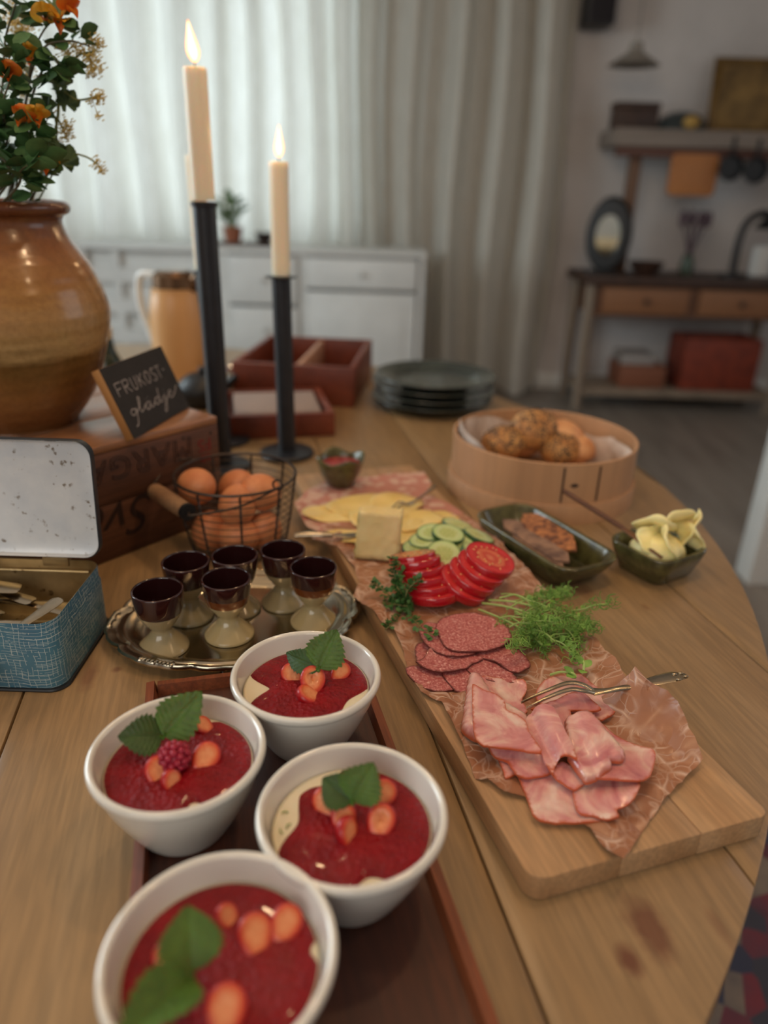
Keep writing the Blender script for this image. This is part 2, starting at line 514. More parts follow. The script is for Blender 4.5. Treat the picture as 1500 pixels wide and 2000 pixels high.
obj('plinth', B().box(-hw + 0.03, hw - 0.03, 0.03, dp - 0.03, 0.0, 0.06), side_w, sb)
for xx in (-0.72, -0.15, 0.26): obj('divider', B().box(xx - 0.02, xx + 0.02, 0.01, dp - 0.02, 0.06, ht - 0.03), side_w, sb)
for zz in (0.06, 0.20, 0.36, 0.52, 0.68):                        # open shelves on the left, made thick and shallow to stay bright
    obj('shelf', B().box(-0.70, -0.17, 0.01, 0.044, zz, zz + 0.075), side_w, sb)
    obj('shelf', B().box(-hw + 0.03, -0.74, 0.01, 0.044, zz, zz + 0.075), side_w, sb)
def front(name, x0, x1, z0, z1, knobs):
    d_ = obj(name, B().box(x0, x1, -0.012, 0.012, z0, z1, 0.004), side_w, sb)
    if name == 'door': obj('raised_panel', B().box(x0 + 0.06, x1 - 0.06, -0.018, -0.010, z0 + 0.06, z1 - 0.06, 0.004), side_w, d_)
    for kx in knobs: obj('knob', B().ball((kx[0], -0.03, kx[1]), 0.014), side_w, d_)
for zz in (0.07, 0.33, 0.59): front('drawer', -0.125, 0.235, zz, zz + 0.245, [(0.055, zz + 0.13)])
front('drawer', 0.285, hw - 0.04, 0.68, 0.835, [(0.57, 0.76)])
front('door', 0.285, hw - 0.04, 0.07, 0.665, [(0.33, 0.4)])
SBT = ht
brown_dark = simple('dark_wood', (70, 46, 34), 0.5, c2=(52, 34, 26), scale=20)
leaf_green = simple('houseplant_leaf', (66, 96, 46), 0.5, c2=(90, 120, 60), scale=40)
terracotta = simple('terracotta', (150, 92, 66), 0.8)
p = PY(455, 458, 4.12)
pl = thing('potted_plant', 'small green potted plant on the white sideboard', 'plant', (p.x, 4.12, SBT + 0.017))
obj('pot', B().lathe([(0, 0), (0.04, 0), (0.052, 0.07), (0.055, 0.075), (0.047, 0.075), (0.04, 0.06), (0, 0.06)], 24), terracotta, pl)
rng = random.Random(2)
for i in range(26):
    a, e = rng.uniform(0, 2 * pi), rng.uniform(0.3, 1.4); r0 = rng.uniform(0.05, 0.12)
    tip = Vector((math.cos(a) * r0 * math.cos(e), math.sin(a) * r0 * math.cos(e), 0.075 + r0 * 1.4 * math.sin(e)))
    obj('leaf', B().ball(tip, 0.036, 0.02, 0.006, 8, 6, Matrix.Rotation(a, 3, 'Z') @ Matrix.Rotation(-e * .5, 3, 'Y')).tube([(0, 0, 0.06), tip * 0.6 + Vector((0, 0, .03)), tip], 0.002, 5), leaf_green, pl)
p = PY(480, 462, 4.12)
bt = thing('serving_board', 'brown wooden serving board under the plant on the sideboard', 'board', (p.x, 4.12, SBT))
obj('board', B().prism(rrect(0.17, 0.09, 0.02), 0, 0.015, 0.003), brown_dark, bt)
p = PY(510, 450, 4.14)
tag(obj('small_bowl', B().lathe([(0, 0.004), (0.03, 0), (0.05, 0.04), (0.055, 0.05), (0.05, 0.05), (0.03, 0.01), (0, 0.01)], 24), simple('dark_glaze', (54, 44, 40), 0.3)), 'small dark bowl on the sideboard right of the plant', 'bowl').location = (p.x + 0.02, 4.12, SBT + 0.016)

# ------------------------------------------------------------------ console with hutch shelf at the right
pale_leg = simple('limed_wood', (142, 124, 106), 0.6, c2=(122, 106, 90), scale=16, stretch=(1, 1, 0.1))
mid_wood = simple('brown_wood', (112, 76, 52), 0.5, c2=(92, 60, 42), scale=14, stretch=(0.1, 1, 1))
cx0, cx1, cy0, cy1, ch = 1.10, 2.30, 4.22, 4.66, 0.765
con = thing('console_table', 'wooden console table with two drawers and pale legs by the right wall', 'table', (1.10, 4.22, 0))
Wc, Dc = cx1 - cx0, cy1 - cy0
obj('tabletop', B().box(-0.03, Wc + 0.03, -0.03, Dc, ch - 0.045, ch, 0.006), brown_dark, con)
obj('apron', B().box(0.05, Wc - 0.05, 0.02, Dc - 0.02, ch - 0.22, ch - 0.045), mid_wood, con)
for x0, x1 in ((0.09, 0.57), (0.63, 1.10)):
    d_ = obj('drawer', B().box(x0, x1, -0.004, 0.02, ch - 0.2, ch - 0.06, 0.004), simple('drawer_wood', (136, 92, 60), 0.5), con)
    obj('knob', B().ball(((x0 + x1) / 2, -0.02, ch - 0.13), 0.016), brown_dark, d_)
for xx in (0.03, Wc - 0.03):
    for yy in (0.03, Dc - 0.05):
        obj('leg', B().tube([(xx, yy, ch - 0.045), (xx, yy, 0.5), (xx, yy, 0.0)], [0.036, 0.034, 0.026], 4), pale_leg, con, sharp=30)
obj('lower_shelf', B().box(0.02, Wc - 0.02, 0.02, Dc - 0.05, 0.085, 0.125, 0.004), pale_leg, con)
def boxthing(name, lab, cat, px0, px1, y, z0, h, dpt, c, ro=0.6):
    a = PY(px0, 700, y).x; b_ = PY(px1, 700, y).x
    o = obj(name, B().box(-(b_ - a) / 2, (b_ - a) / 2, -dpt / 2, dpt / 2, 0, h, 0.006), simple(name + '_m', c, ro)); o.location = ((a + b_) / 2, y, z0)
    return tag(o, lab, cat)
red_box = thing('storage_crate', 'rust red wooden crate on the lower console shelf', 'crate', (PY(1395, 690, 4.4).x, 4.42, 0.126))
rb = simple('rust_red', (132, 52, 28), 0.6, c2=(108, 40, 22), scale=20)
obj('front_panel', B().box(-0.22, 0.22, -0.14, -0.125, 0, 0.3, 0.002), rb, red_box); obj('back_panel', B().box(-0.22, 0.22, 0.125, 0.14, 0, 0.3, 0.002), rb, red_box)
obj('end_panel', B().box(-0.22, -0.205, -0.125, 0.125, 0, 0.3), rb, red_box); obj('end_panel', B().box(0.205, 0.22, -0.125, 0.125, 0, 0.3), rb, red_box)
obj('base_panel', B().box(-0.205, 0.205, -0.125, 0.125, 0, 0.012), rb, red_box)
cl = obj('folded_cloth', B().box(-0.09, 0.09, -0.1, 0.1, 0, 0.05, 0.02, 3), simple('grey_cloth', (168, 160, 154), 0.9)); cl.location = (PY(1440, 640, 4.3).x, 4.42, 0.14)
tag(cl, 'pale grey folded cloth inside the rust red crate', 'cloth')
cl.location.z = 0.139; cl.scale = (1, 1, 4.2)
boxthing('flat_box', 'flat reddish brown box on the left of the lower shelf', 'box', 1203, 1290, 4.42, 0.126, 0.13, 0.26, (128, 76, 52))
boxthing('paper_stack', 'stack of grey papers lying on the flat brown box', 'paper', 1205, 1270, 4.42, 0.257, 0.06, 0.2, (150, 144, 140), 0.9)
# hutch shelf
hs = thing('hutch_shelf', 'thick wooden shelf on a brown post standing on the console', 'shelf', (1.18, 4.38, ch))
zs = TZ + 0.765 - ch
obj('shelf_board', B().box(0, 1.3, 0, 0.36, zs - 0.085, zs, 0.006), simple('grey_wood', (142, 130, 120), 0.7, c2=(126, 114, 104), scale=12, stretch=(0.1, 1, 1)), hs)
obj('hook_rail', B().box(0.02, 1.3, 0.03, 0.06, zs - 0.135, zs - 0.085, 0.003), simple('red_brown', (92, 58, 46), 0.6), hs)
obj('post', B().box(0.13, 0.19, 0.1, 0.16, 0, zs - 0.085, 0.004), simple('post_wood', (112, 82, 62), 0.6), hs)
obj('post', B().box(1.2, 1.26, 0.1, 0.16, 0, zs - 0.085, 0.004), simple('post_wood2', (112, 82, 62), 0.6), hs)
ST = ch + zs
def on_shelf(px, y=4.52): return Vector((PY(px, 240, y).x, y, ST))
p = on_shelf(1237)
o = thing('wooden_chest', 'small dark brown wooden chest on the shelf', 'box', p)
obj('body', B().box(-0.115, 0.115, -0.06, 0.06, 0, 0.1, 0.004), brown_dark, o); obj('lid', B().box(-0.12, 0.12, -0.065, 0.065, 0.1, 0.13, 0.006), brown_dark, o)
p = on_shelf(1330)
o = thing('serving_dome', 'dark domed dish with a yellow front on the shelf', 'dish', p)
obj('dome', B().lathe([(0, 0), (0.13, 0), (0.135, 0.02), (0.11, 0.065), (0.06, 0.09), (0, 0.098)], 28), simple('slate_glaze', (52, 58, 58), 0.3), o)
obj('yellow_fruit', B().ball((0.01, -0.128, 0.035), 0.045, 0.03, 0.033), simple('yellow_glaze', (176, 140, 70), 0.4), o)
fr = thing('picture_frame', 'gold framed picture leaning on the wall above the shelf', 'picture', (PY(1452, 240, 4.6).x, 4.62, ST), rot=(rad(-8), 0, 0))
gk = simple('old_gold', (128, 96, 40), 0.4, 0.3, c2=(96, 70, 28), scale=30)
for bx in ((-0.19, 0.19, 0, 0.035), (-0.19, 0.19, 0.345, 0.38)): obj('frame_rail', B().box(bx[0], bx[1], -0.012, 0.012, bx[2], bx[3], 0.004), gk, fr)
for bx in ((-0.19, -0.155), (0.155, 0.19)): obj('frame_rail', B().box(bx[0], bx[1], -0.012, 0.012, 0.035, 0.345, 0.004), gk, fr)
obj('print', B().box(-0.155, 0.155, -0.002, 0.006, 0.035, 0.345), simple('sepia_print', (150, 118, 66), 0.7, c2=(94, 72, 40), scale=7), fr)
hb = obj('cutting_board', B().prism(rrect(0.13, 0.105, 0.03), 0, 0.018, 0.004), simple('honey_wood', (178, 116, 62), 0.5, c2=(160, 100, 52), scale=10, stretch=(1, .1, 1)))
tag(hb, 'honey coloured cutting board hanging from the hook rail', 'board'); hb.location = (PY(1353, 342, 4.40).x, 4.408, PY(1353, 342, 4.40).z); hb.rotation_euler = (pi / 2, 0, 0)
black_iron = simple('black_iron', (24, 24, 25), 0.45)
for px, py, w_ in ((1424, 328, 'left'), (1472, 333, 'right')):
    q = PY(px, py, 4.385)
    o = thing('iron_pan', f'{"first" if w_=="left" else "second"} small black iron pan hanging right of the cutting board', 'pan', q, rot=(pi / 2, 0, 0))
    obj('pan_body', B().lathe([(0, 0), (0.055, 0), (0.065, 0.03), (0.067, 0.03), (0.058, -0.004), (0, -0.004)], 28), black_iron, o)
    obj('handle', B().box(-0.01, 0.01, 0.06, 0.155, 0.0, 0.01, 0.003), black_iron, o)
CT = ch
mr = thing('oval_mirror', 'black framed oval mirror standing on the console', 'mirror', (PY(1182, 500, 4.36).x, 4.36, CT + 0.0005), rot=(0, 0, rad(-26)))
M_ = Matrix.Translation((0, 0, 0.205)) @ Matrix.Rotation(rad(90), 4, 'X')
obj('frame', B().lathe([(0, -0.06), (0.12, -0.075), (0.155, -0.02), (0.14, 0.02), (0.085, 0.022), (0.08, 0.012), (0, 0.012)], 40, 0.82, 1.3).xf(M_), black_iron, mr)
mk = simple('mirror_glass', (235, 245, 240), 0.03, 1.0)
obj('glass', B().lathe([(0, 0.0135), (0.081, 0.0135)], 40, 0.82, 1.3).xf(M_), mk, mr)
obj('foot', B().box(-0.09, 0.09, -0.05, 0.07, 0, 0.012, 0.004), black_iron, mr)
tw = thing('twig_vase', 'glass vase of dusky purple twigs on the console', 'vase', (PY(1345, 500, 4.45).x, 4.45, CT))
obj('vase', B().lathe([(0, 0), (0.035, 0), (0.04, 0.05), (0.025, 0.1), (0.028, 0.11), (0.022, 0.1), (0.03, 0.05), (0, 0.01)], 24), simple('green_glass', (70, 84, 70), 0.15), tw)
rng = random.Random(9)
for i in range(9):
    dx, dy = rng.uniform(-0.1, 0.08), rng.uniform(-0.05, 0.05)
    t_ = obj('twig', B().tube(smooth_path([(0, 0, 0.08), (dx * .4, dy * .5, 0.18), (dx, dy, rng.uniform(0.25, 0.34))], 4), 0.004, 5), simple('twig', (84, 66, 74), 0.8) if i == 0 else bpy.data.materials['twig'], tw)
    obj('blossom', B().ball((dx, dy, 0.3), 0.018, 0.018, 0.045, 8, 6), bpy.data.materials['twig'], t_)
lp = thing('desk_lamp', 'black desk lamp with an arched neck on the console at the right', 'lamp', (PY(1432, 525, 4.36).x, 4.36, CT))
obj('base', B().lathe([(0, 0), (0.07, 0), (0.07, 0.015), (0.02, 0.022), (0, 0.022)], 28), black_iron, lp)
obj('neck', B().tube(smooth_path([(0, 0, 0.02), (0, 0, 0.2), (0.03, 0, 0.30), (0.1, 0, 0.34), (0.16, 0, 0.32)], 6), 0.020, 10), black_iron, lp)
obj('shade', B().lathe([(0, 0.07), (0.03, 0.07), (0.09, 0), (0.086, 0), (0.03, 0.06), (0, 0.06)], 28, c=(0.16, 0, 0.26)), black_iron, lp)
wc = obj('white_crock', B().lathe([(0, 0), (0.06, 0), (0.065, 0.1), (0.06, 0.16), (0.055, 0.16), (0.06, 0.1), (0.055, 0.01), (0, 0.01)], 28), white_paint)
tag(wc, 'white crock standing under the arched desk lamp', 'crock'); wc.location = (PY(1478, 520, 4.52).x + 0.03, 4.53, CT)
bb = obj('brown_bowl', B().lathe([(0, 0), (0.05, 0), (0.09, 0.045), (0.1, 0.07), (0.094, 0.07), (0.05, 0.01), (0, 0.01)], 28), brown_dark)
tag(bb, 'low dark brown bowl on the console beside the mirror', 'bowl'); bb.location = (PY(1262, 520, 4.38).x, 4.38, CT)
q = PY(1238, 128, 4.3)
pn = thing('pendant_lamp', 'grey enamel pendant lamp hanging before the right wall', 'lamp', (q.x, 4.3, q.z))
obj('shade', B().lathe([(0, 0.10), (0.03, 0.10), (0.035, 0.06), (0.13, 0.0), (0.125, 0.0), (0.03, 0.05), (0, 0.05)], 32), simple('grey_enamel', (136, 128, 118), 0.5), pn)
obj('cord', B().tube([(0, 0, 0.1), (0, 0, ZC - q.z)], 0.004, 6), simple('grey_cord', (140, 134, 128), 0.8), pn)
q = PY(1150, 20, 4.6)
sp = thing('loudspeaker', 'black loudspeaker mounted high beside the curtain', 'speaker', (1.06, 4.62, q.z - 0.07))
obj('cabinet', B().box(-0.075, 0.075, -0.08, 0.1, 0, 0.26, 0.008), black_iron, sp); obj('grille', B().box(-0.065, 0.065, -0.085, -0.08, 0.01, 0.25, 0.002), simple('grille', (34, 28, 30), 0.9), sp)
obj('bracket', B().box(-0.02, 0.02, 0.1, YB - 4.62, 0.1, 0.15), black_iron, sp)

# ------------------------------------------------------------------ the round plank table
TC = Vector((-0.661, 0.978, 0)); TR = 1.113; TA = 0.2219
tbl = thing('dining_table', 'large round pine plank table carrying the breakfast buffet', 'table', TC, TA)
pk = wood('pine_plank', (150, 118, 79), (166, 134, 93), (179, 148, 108), 9, 1, 0.42, 0.12, rand=0.06, fine=1.6, coat=0.12, gr=0.3)
def tl(px, py):
    q = T(px, py) - TC; c, s = math.cos(-TA), math.sin(-TA); return (c * q.x - s * q.y, s * q.x + c * q.y)
colr = pk.col
tcn = pk.new('ShaderNodeTexCoord')
for (px, py, lw, ll, st) in ((1268, 1815, 0.014, 0.030, 0.8), (1228, 1875, 0.009, 0.016, 0.9), (175, 1320, 0.010, 0.03, 0.6), (228, 1308, 0.006, 0.006, 0.7), (1135, 1150, 0.014, 0.03, 0.45), (1408, 1815, 0.006, 0.02, 0.4), (1260, 1185, 0.004, 0.008, 0.4)):
    x, y = tl(px, py)
    mp = pk.new('ShaderNodeMapping'); mp.vector_type = 'TEXTURE'
    mp.inputs['Location'].default_value = (x, y, TZ); mp.inputs['Scale'].default_value = (lw, ll, 1)
    nz_ = pk.new('ShaderNodeTexNoise'); nz_.inputs['Scale'].default_value = 60; pk.link(tcn.outputs['Object'], nz_.inputs['Vector'])
    pk.link(tcn.outputs['Object'], mp.inputs[0])
    le = pk.new('ShaderNodeVectorMath'); le.operation = 'LENGTH'; pk.link(mp.outputs[0], le.inputs[0])
    d_ = pk.math('ADD', le.outputs['Value'], pk.math('MULTIPLY_ADD', nz_.outputs['Fac'], 0.9, -0.45))
    f_ = pk.ramp(d_, [(0.35, (st, st, st)), (1.0, (0.0, 0.0, 0.0))])
    colr = pk.mix(f_, colr, (104, 58, 38))
pk.set(Base_Color=colr)
js = [-1.2] + [0.235 + 0.174 * k for k in range(-8, 6)] + [1.2]
TH = 0.034
for i in range(len(js) - 1):
    a0, a1 = max(js[i] + 0.0009, -TR + 0.002), min(js[i + 1] - 0.0009, TR - 0.002)
    if a1 <= a0: continue
    n = 14; up, dn = [], []
    for k in range(n + 1):
        x = a0 + (a1 - a0) * k / n; y = math.sqrt(max(TR * TR - x * x, 1e-6)); up.append((x, y)); dn.append((x, -y))
    obj('plank', B().prism(dn + up[::-1], TZ - TH, TZ, 0.0014, 2), pk.m, tbl, sharp=30)
apr = wood('table_apron', (150, 110, 66), (166, 126, 80), (176, 138, 94), 8, 2, 0.5)
obj('apron', B().lathe([(0.95, TZ - TH - 0.09), (0.95, TZ - TH - 0.0005), (0.92, TZ - TH - 0.0005), (0.92, TZ - TH - 0.09), (0.95, TZ - TH - 0.09)], 64), apr.m, tbl)
for a in (45, 135, 225, 315):
    x, y = 0.84 * math.cos(rad(a)), 0.84 * math.sin(rad(a))
    wx_ = TC.x + x * math.cos(TA) - y * math.sin(TA); wy_ = TC.y + x * math.sin(TA) + y * math.cos(TA)
    obj('leg', B().box(x - 0.04, x + 0.04, y - 0.04, y + 0.04, 0.0101 if (-0.4 < wx_ < 1.15 and wy_ < 1.42) else 0, TZ - TH - 0.0005, 0.006), apr.m, tbl)
# ------------------------------------------------------------------ crate
CA, CB = T(195, 1103), T(437, 1010)
cdir = (CB - CA).normalized(); cang = math.atan2(cdir.y, cdir.x); CHT = 0.145
# origin at the right front bottom corner, x runs to the left along the front, y backwards
crate = thing('margarine_crate', 'old dark wooden crate with upside down stencilled letters under the jar', 'crate', CB, cang)
cw = wood('crate_wood', (92, 54, 36), (112, 70, 46), (130, 84, 56), 16, 0, 0.6, 0.3, rand=0.12)
ctop = wood('crate_top_wood', (160, 108, 72), (178, 126, 88), (192, 142, 106), 14, 0, 0.32, 0.2, rand=0.08, coat=0.3)
CL, CD, th = 0.34, 0.30, 0.011
for z0, z1 in ((0.0, 0.071), (0.0725, CHT - 0.010)):
    obj('front_board', B().box(-CL, 0, 0, th, z0, z1, 0.0012), cw.m, crate)
    obj('back_board', B().box(-CL, 0, CD - th, CD, z0, z1, 0.0012), cw.m, crate)
    obj('end_board', B().box(-th - 0.001, -0.001, th + 0.0005, CD - th - 0.0005, z0, z1, 0.0012), cw.m, crate)
    obj('end_board', B().box(-CL + 0.001, -CL + th, th + 0.0005, CD - th - 0.0005, z0, z1, 0.0012), cw.m, crate)
for y0, y1 in ((0, 0.098), (0.0995, 0.199), (0.2005, CD)):
    obj('top_board', B().box(-CL, 0, y0, y1, CHT - 0.0095, CHT, 0.0015), ctop.m, crate)
nail = simple('nail', (60, 48, 42), 0.5, 0.6)
for x, z in ((-0.012, 0.125), (-0.012, 0.085), (-0.012, 0.05), (-0.055, 0.128)):
    obj('nail', B().ball((x, 0.0, z), 0.0022, 0.0012, 0.0022, 8, 6), nail, crate)
ink = simple('dark_ink', (46, 26, 18), 0.7); red_ink = simple('red_ink', (120, 30, 24), 0.7)
def text(name, body, size, parent, loc, rot, mat, outline=0.0, shear=0.0, ext=0.0002, width=1.0):
    c = bpy.data.curves.new(name, 'FONT'); c.body = body; c.size = size; c.shear = shear; c.space_character = width
    if outline: c.fill_mode = 'NONE'; c.bevel_depth = outline
    else: c.extrude = ext
    c.materials.append(mat)
    tmp = bpy.data.objects.new(name, c); COL.objects.link(tmp)
    me = bpy.data.meshes.new_from_object(tmp.evaluated_get(bpy.context.evaluated_depsgraph_get()))
    bpy.data.objects.remove(tmp); me.name = name
    if not me.materials: me.materials.append(mat)
    return obj(name, me, None, parent, loc, rot)
up_down = (rad(90), pi, 0)      # on the front face, rotated by half a turn
text('stencilled_lettering', 'MARGARIN', 0.040, crate, (-0.042, -0.0004, 0.127), up_down, ink, outline=0.0005, width=1.12)
text('painted_script', 'Sve', 0.070, crate, (-0.105, -0.0004, 0.072), up_down, ink, shear=0.4)
text('red_lettering', 'FS', 0.024, crate, (-0.012, -0.0004, 0.119), up_down, red_ink)
text('red_lettering', 'ab', 0.020, crate, (-0.014, -0.0004, 0.098), up_down, red_ink)

# ------------------------------------------------------------------ glazed jar
JX, JY = -0.455, 0.875; JZ = TZ + CHT
jk = NT('ochre_glaze')
v = jk.coords()
sx = jk.new('ShaderNodeSeparateXYZ'); jk.link(v, sx.inputs[0])
zz = jk.math('ADD', sx.outputs[2], jk.math('MULTIPLY_ADD', jk.noise(jk.coords((1, 1, 4)), 14, 4), 0.05, -0.025))
g = jk.ramp(jk.math('DIVIDE', zz, 0.26), [(0.0, (112, 72, 38)), (0.20, (136, 92, 46)), (0.34, (116, 84, 42)), (0.42, (176, 142, 92)), (0.6, (160, 116, 62)), (0.8, (142, 88, 44)), (0.95, (104, 60, 36))])
spk = jk.ramp(jk.noise(v, 160, 4), [(0.35, (0.82, 0.80, 0.78)), (0.6, (1.0, 1.0, 1.0))])
jk.set(Base_Color=jk.mix(0.8, g, spk, 'MULTIPLY'), Roughness=0.25, Coat_Weight=0.3, Coat_Roughness=0.09)
wv = jk.new('ShaderNodeTexWave'); wv.bands_direction = 'Z'; wv.inputs['Scale'].default_value = 22; wv.inputs['Distortion'].default_value = 3.0; wv.inputs['Detail Scale'].default_value = 0.6
jk.link(v, wv.inputs[0]); jk.bump(wv.outputs['Fac'], 0.25, 0.0012)
jar = thing('stoneware_jar', 'big ochre glazed stoneware jar standing on the crate, holding wild flowers', 'jar', (JX, JY, JZ))
prof = [(0, 0.001), (0.060, 0.0), (0.066, 0.004), (0.091, 0.038), (0.107, 0.081), (0.116, 0.115), (0.118, 0.135), (0.114, 0.155), (0.109, 0.170), (0.100, 0.190), (0.091, 0.203), (0.083, 0.216), (0.0785, 0.228), (0.0775, 0.234), (0.080, 0.239), (0.086, 0.242), (0.0885, 0.247), (0.087, 0.252), (0.081, 0.255), (0.074, 0.252), (0.070, 0.24), (0.075, 0.215), (0.100, 0.17), (0.108, 0.13), (0.09, 0.05), (0.0, 0.02)]
def sm(prof, n=4):
    return [(max(p[0], 0), p[2]) for p in smooth_path([(r, 0, z) for r, z in prof], n)]
obj('jar_body', B().lathe(sm(prof, 3), 72), jk.m, jar, sharp=180)

# ------------------------------------------------------------------ chalkboard sign
sl, sr = T(262, 858, CHT + 0.001), T(370, 795, CHT + 0.001)
bx = (sr - sl).normalized(); nx_ = Vector((bx.y, -bx.x, 0)); al = rad(23)
wz = -nx_ * math.sin(al) + Vector((0, 0, 1)) * math.cos(al); nz_ = bx.cross(wz)
Ls, Hs = (sr - sl).length, 0.087
sign = thing('chalkboard_sign', 'little black chalkboard sign leaning on the jar, chalk lettering on it', 'sign', sl)
sign.matrix_world = Matrix(((bx.x, wz.x, nz_.x, sl.x), (bx.y, wz.y, nz_.y, sl.y), (bx.z, wz.z, nz_.z, sl.z), (0, 0, 0, 1)))
slate = simple('chalkboard', (28, 26, 26), 0.75, c2=(36, 33, 33), scale=60)
obj('board_block', B().box(0, Ls, 0.0, Hs, -0.0115, -0.0006, 0.0004), simple('sign_wood', (176, 124, 66), 0.6, c2=(160, 108, 56), scale=40, stretch=(1, .1, 1)), sign)
obj('slate_face', B().box(0.0002, Ls - 0.0002, 0.0002, Hs - 0.0002, -0.0005, 0.0004), slate, sign)
chalk = simple('chalk', (176, 168, 166), 0.95, c2=(120, 114, 113), scale=600)
def strokes(polys, ox, oy, sx_, sy_, sl_=0.0, r=0.0007):
    b = B()
    for pl_ in polys:
        pts = [(ox + sx_ * x + sl_ * y * sy_, oy + sy_ * y + 0 * x, 0.0006) for x, y in pl_]
        if len(pts) > 2 and len(pl_) > 4: pts = smooth_path(pts, 4)
        b.tube(pts, r, 6)
    b.v = [(x, y, 0.0004 + max(0, (z - 0.0006)) * 0.4) for x, y, z in b.v]
    return b
Fk = {'F': [[(0, 0), (0, 1)], [(0, 1), (.7, 1)], [(0, .52), (.5, .55)]], 'R': [[(0, 0), (0, 1)], [(0, 1), (.5, 1), (.62, .8), (.5, .58), (0, .5)], [(.2, .5), (.68, 0)]],
      'U': [[(0, 1), (0, .3), (.14, .03), (.36, .03), (.5, .3), (.52, 1)]], 'K': [[(0, 0), (0, 1)], [(.55, 1), (.02, .48)], [(.15, .6), (.6, 0)]],
      'O': [[(.3, 1), (.05, .75), (.03, .3), (.28, 0), (.55, .28), (.56, .75), (.3, 1)]], 'S': [[(.5, .9), (.28, 1), (.05, .82), (.25, .55), (.5, .38), (.42, .05), (.15, 0), (0, .12)]],
      'T': [[(.3, 0), (.3, 1)], [(0, 1), (.62, 1)]], '-': [[(0, .55), (.28, .55)]]}
polys = []
for ch_, ox_ in zip('FRUKOST-', (0, .92, 1.92, 2.82, 3.7, 4.6, 5.35, 6.2)): polys += [[(x + ox_, y) for x, y in s_] for s_ in Fk[ch_]]
obj('chalk_lettering', strokes(polys, 0.012, 0.050, 0.0178, 0.0155), chalk, sign)
gl = [[(0.5, .75), (.2, .95), (0, .6), (.2, .2), (.45, .5), (.55, .9), (.5, .1), (.35, -.9), (.1, -1.1)], [(.5, .3), (.9, .9), (1.1, 1.7), (.98, 2.0), (.9, 1.2), (.95, .2), (1.2, .3), (1.5, .8)],
      [(1.9, .9), (1.6, .8), (1.5, .3), (1.7, .05), (1.95, .5), (2.0, .9), (2.0, .2), (2.2, .1), (2.5, .6)], [(1.65, 1.35), (1.67, 1.36)], [(1.9, 1.4), (1.92, 1.41)],
      [(2.9, .9), (2.6, .85), (2.5, .35), (2.7, .05), (2.95, .6), (3.05, 2.0), (3.0, .3), (3.2, .15), (3.5, .7)], [(3.6, .9), (3.6, .0), (3.45, -1.0), (3.2, -1.15), (3.5, -.2), (4.0, .5)], [(3.62, 1.35), (3.64, 1.36)],
      [(4.0, .5), (4.35, .7), (4.3, .98), (4.05, .85), (4.05, .3), (4.3, .05), (4.7, .4), (5.1, 1.2)]]
obj('chalk_script', strokes(gl, 0.016, 0.022, 0.0232, 0.0098, 0.25), chalk, sign)

# ------------------------------------------------------------------ candlesticks
blk = simple('black_metal', (26, 27, 31), 0.42, 0.0, c2=(32, 33, 38), scale=50)
wax = simple('candle_wax', (238, 224, 196), 0.45, sss=0.6, sssr=0.015)
wick_m = simple('wick', (30, 22, 18), 0.9)
fk = NT('flame')
lw_ = fk.new('ShaderNodeLayerWeight'); lw_.inputs[0].default_value = 0.35
fk.set(Base_Color=(0, 0, 0), Emission_Color=fk.ramp(lw_.outputs['Facing'], [(0.0, (255, 232, 186)), (0.45, (255, 176, 90)), (1.0, (255, 112, 36))]), Emission_Strength=2.4)
def candlestick(base, hz, r, drip, cr, lean, lab, ctop_z, clab, flame, topoff):
    o = thing('candlestick', lab, 'candlestick', base)
    obj('foot', B().lathe([(0, 0), (0.043, 0), (0.046, 0.002), (0.046, 0.006), (0.044, 0.008), (0.022, 0.010), (0, 0.010)], 40), blk, o)
    dirv = Vector((lean, 0, 1)) * hz
    obj('stem', B().tube([(0, 0, 0.009), dirv * 0.5, dirv], r, 28), blk, o)
    if drip: obj('drip_plate', B().lathe([(0, hz - 0.001), (0.024, hz), (0.025, hz + 0.0015), (0, hz + 0.0025)], 32, c=(lean * hz, 0, 0)), blk, o)
    else: obj('collar', B().lathe([(r + 0.0015, hz - 0.006), (r + 0.0022, hz - 0.003), (r + 0.0022, hz), (r - 0.001, hz + 0.001), (0, hz + 0.001)], 28, c=(lean * hz, 0, 0)), blk, o)
    cz = hz + 0.003
    c = thing('candle', clab, 'candle', (base[0] + lean * hz, base[1], base[2] + cz))
    hh = ctop_z - cz
    tx = topoff
    obj('wax_stick', B().tube(smooth_path([(0, 0, 0), (tx * .3, 0, hh * .35), (tx * .62, 0, hh * .7), (tx, 0, hh - 0.004)], 5) + [Vector((tx, 0, hh)), Vector((tx, 0, hh - 0.002))], [cr] * 15 + [cr, cr * 0.93, cr * 0.6], 28), wax, c)
    obj('wick', B().tube([(tx, 0, hh - 0.003), (tx + 0.0005, 0, hh + 0.004), (tx + 0.001, 0, hh + 0.009)], 0.0009, 6), wick_m, c)
    if flame:
        fl, fr_, fx = flame
        obj('flame', B().lathe([(fr_ * s_, fl * z_) for s_, z_ in ((0, 0), (.5, .06), (.85, .16), (1, .28), (.9, .42), (.68, .58), (.42, .75), (.2, .9), (0, 1))], 20).xf(Matrix.Translation((tx + 0.001, 0, hh + 0.005)) @ Matrix(((1, 0, fx, 0), (0, 1, 0, 0), (0, 0, 1, 0), (0, 0, 0, 1)))), fk.m, c, sharp=180)
        l = bpy.data.lights.new('flame_light', 'POINT'); l.energy = 0.25; l.color = (1, 0.6, 0.28); l.shadow_soft_size = 0.012
        lo = bpy.data.objects.new('flame_light', l); COL.objects.link(lo); lo.parent = c; lo.location = (tx, 0, hh + 0.03)
    return o
b1 = T(434, 914)
t1 = PY(398, 395, b1.y); c1 = PY(380, 132, b1.y)
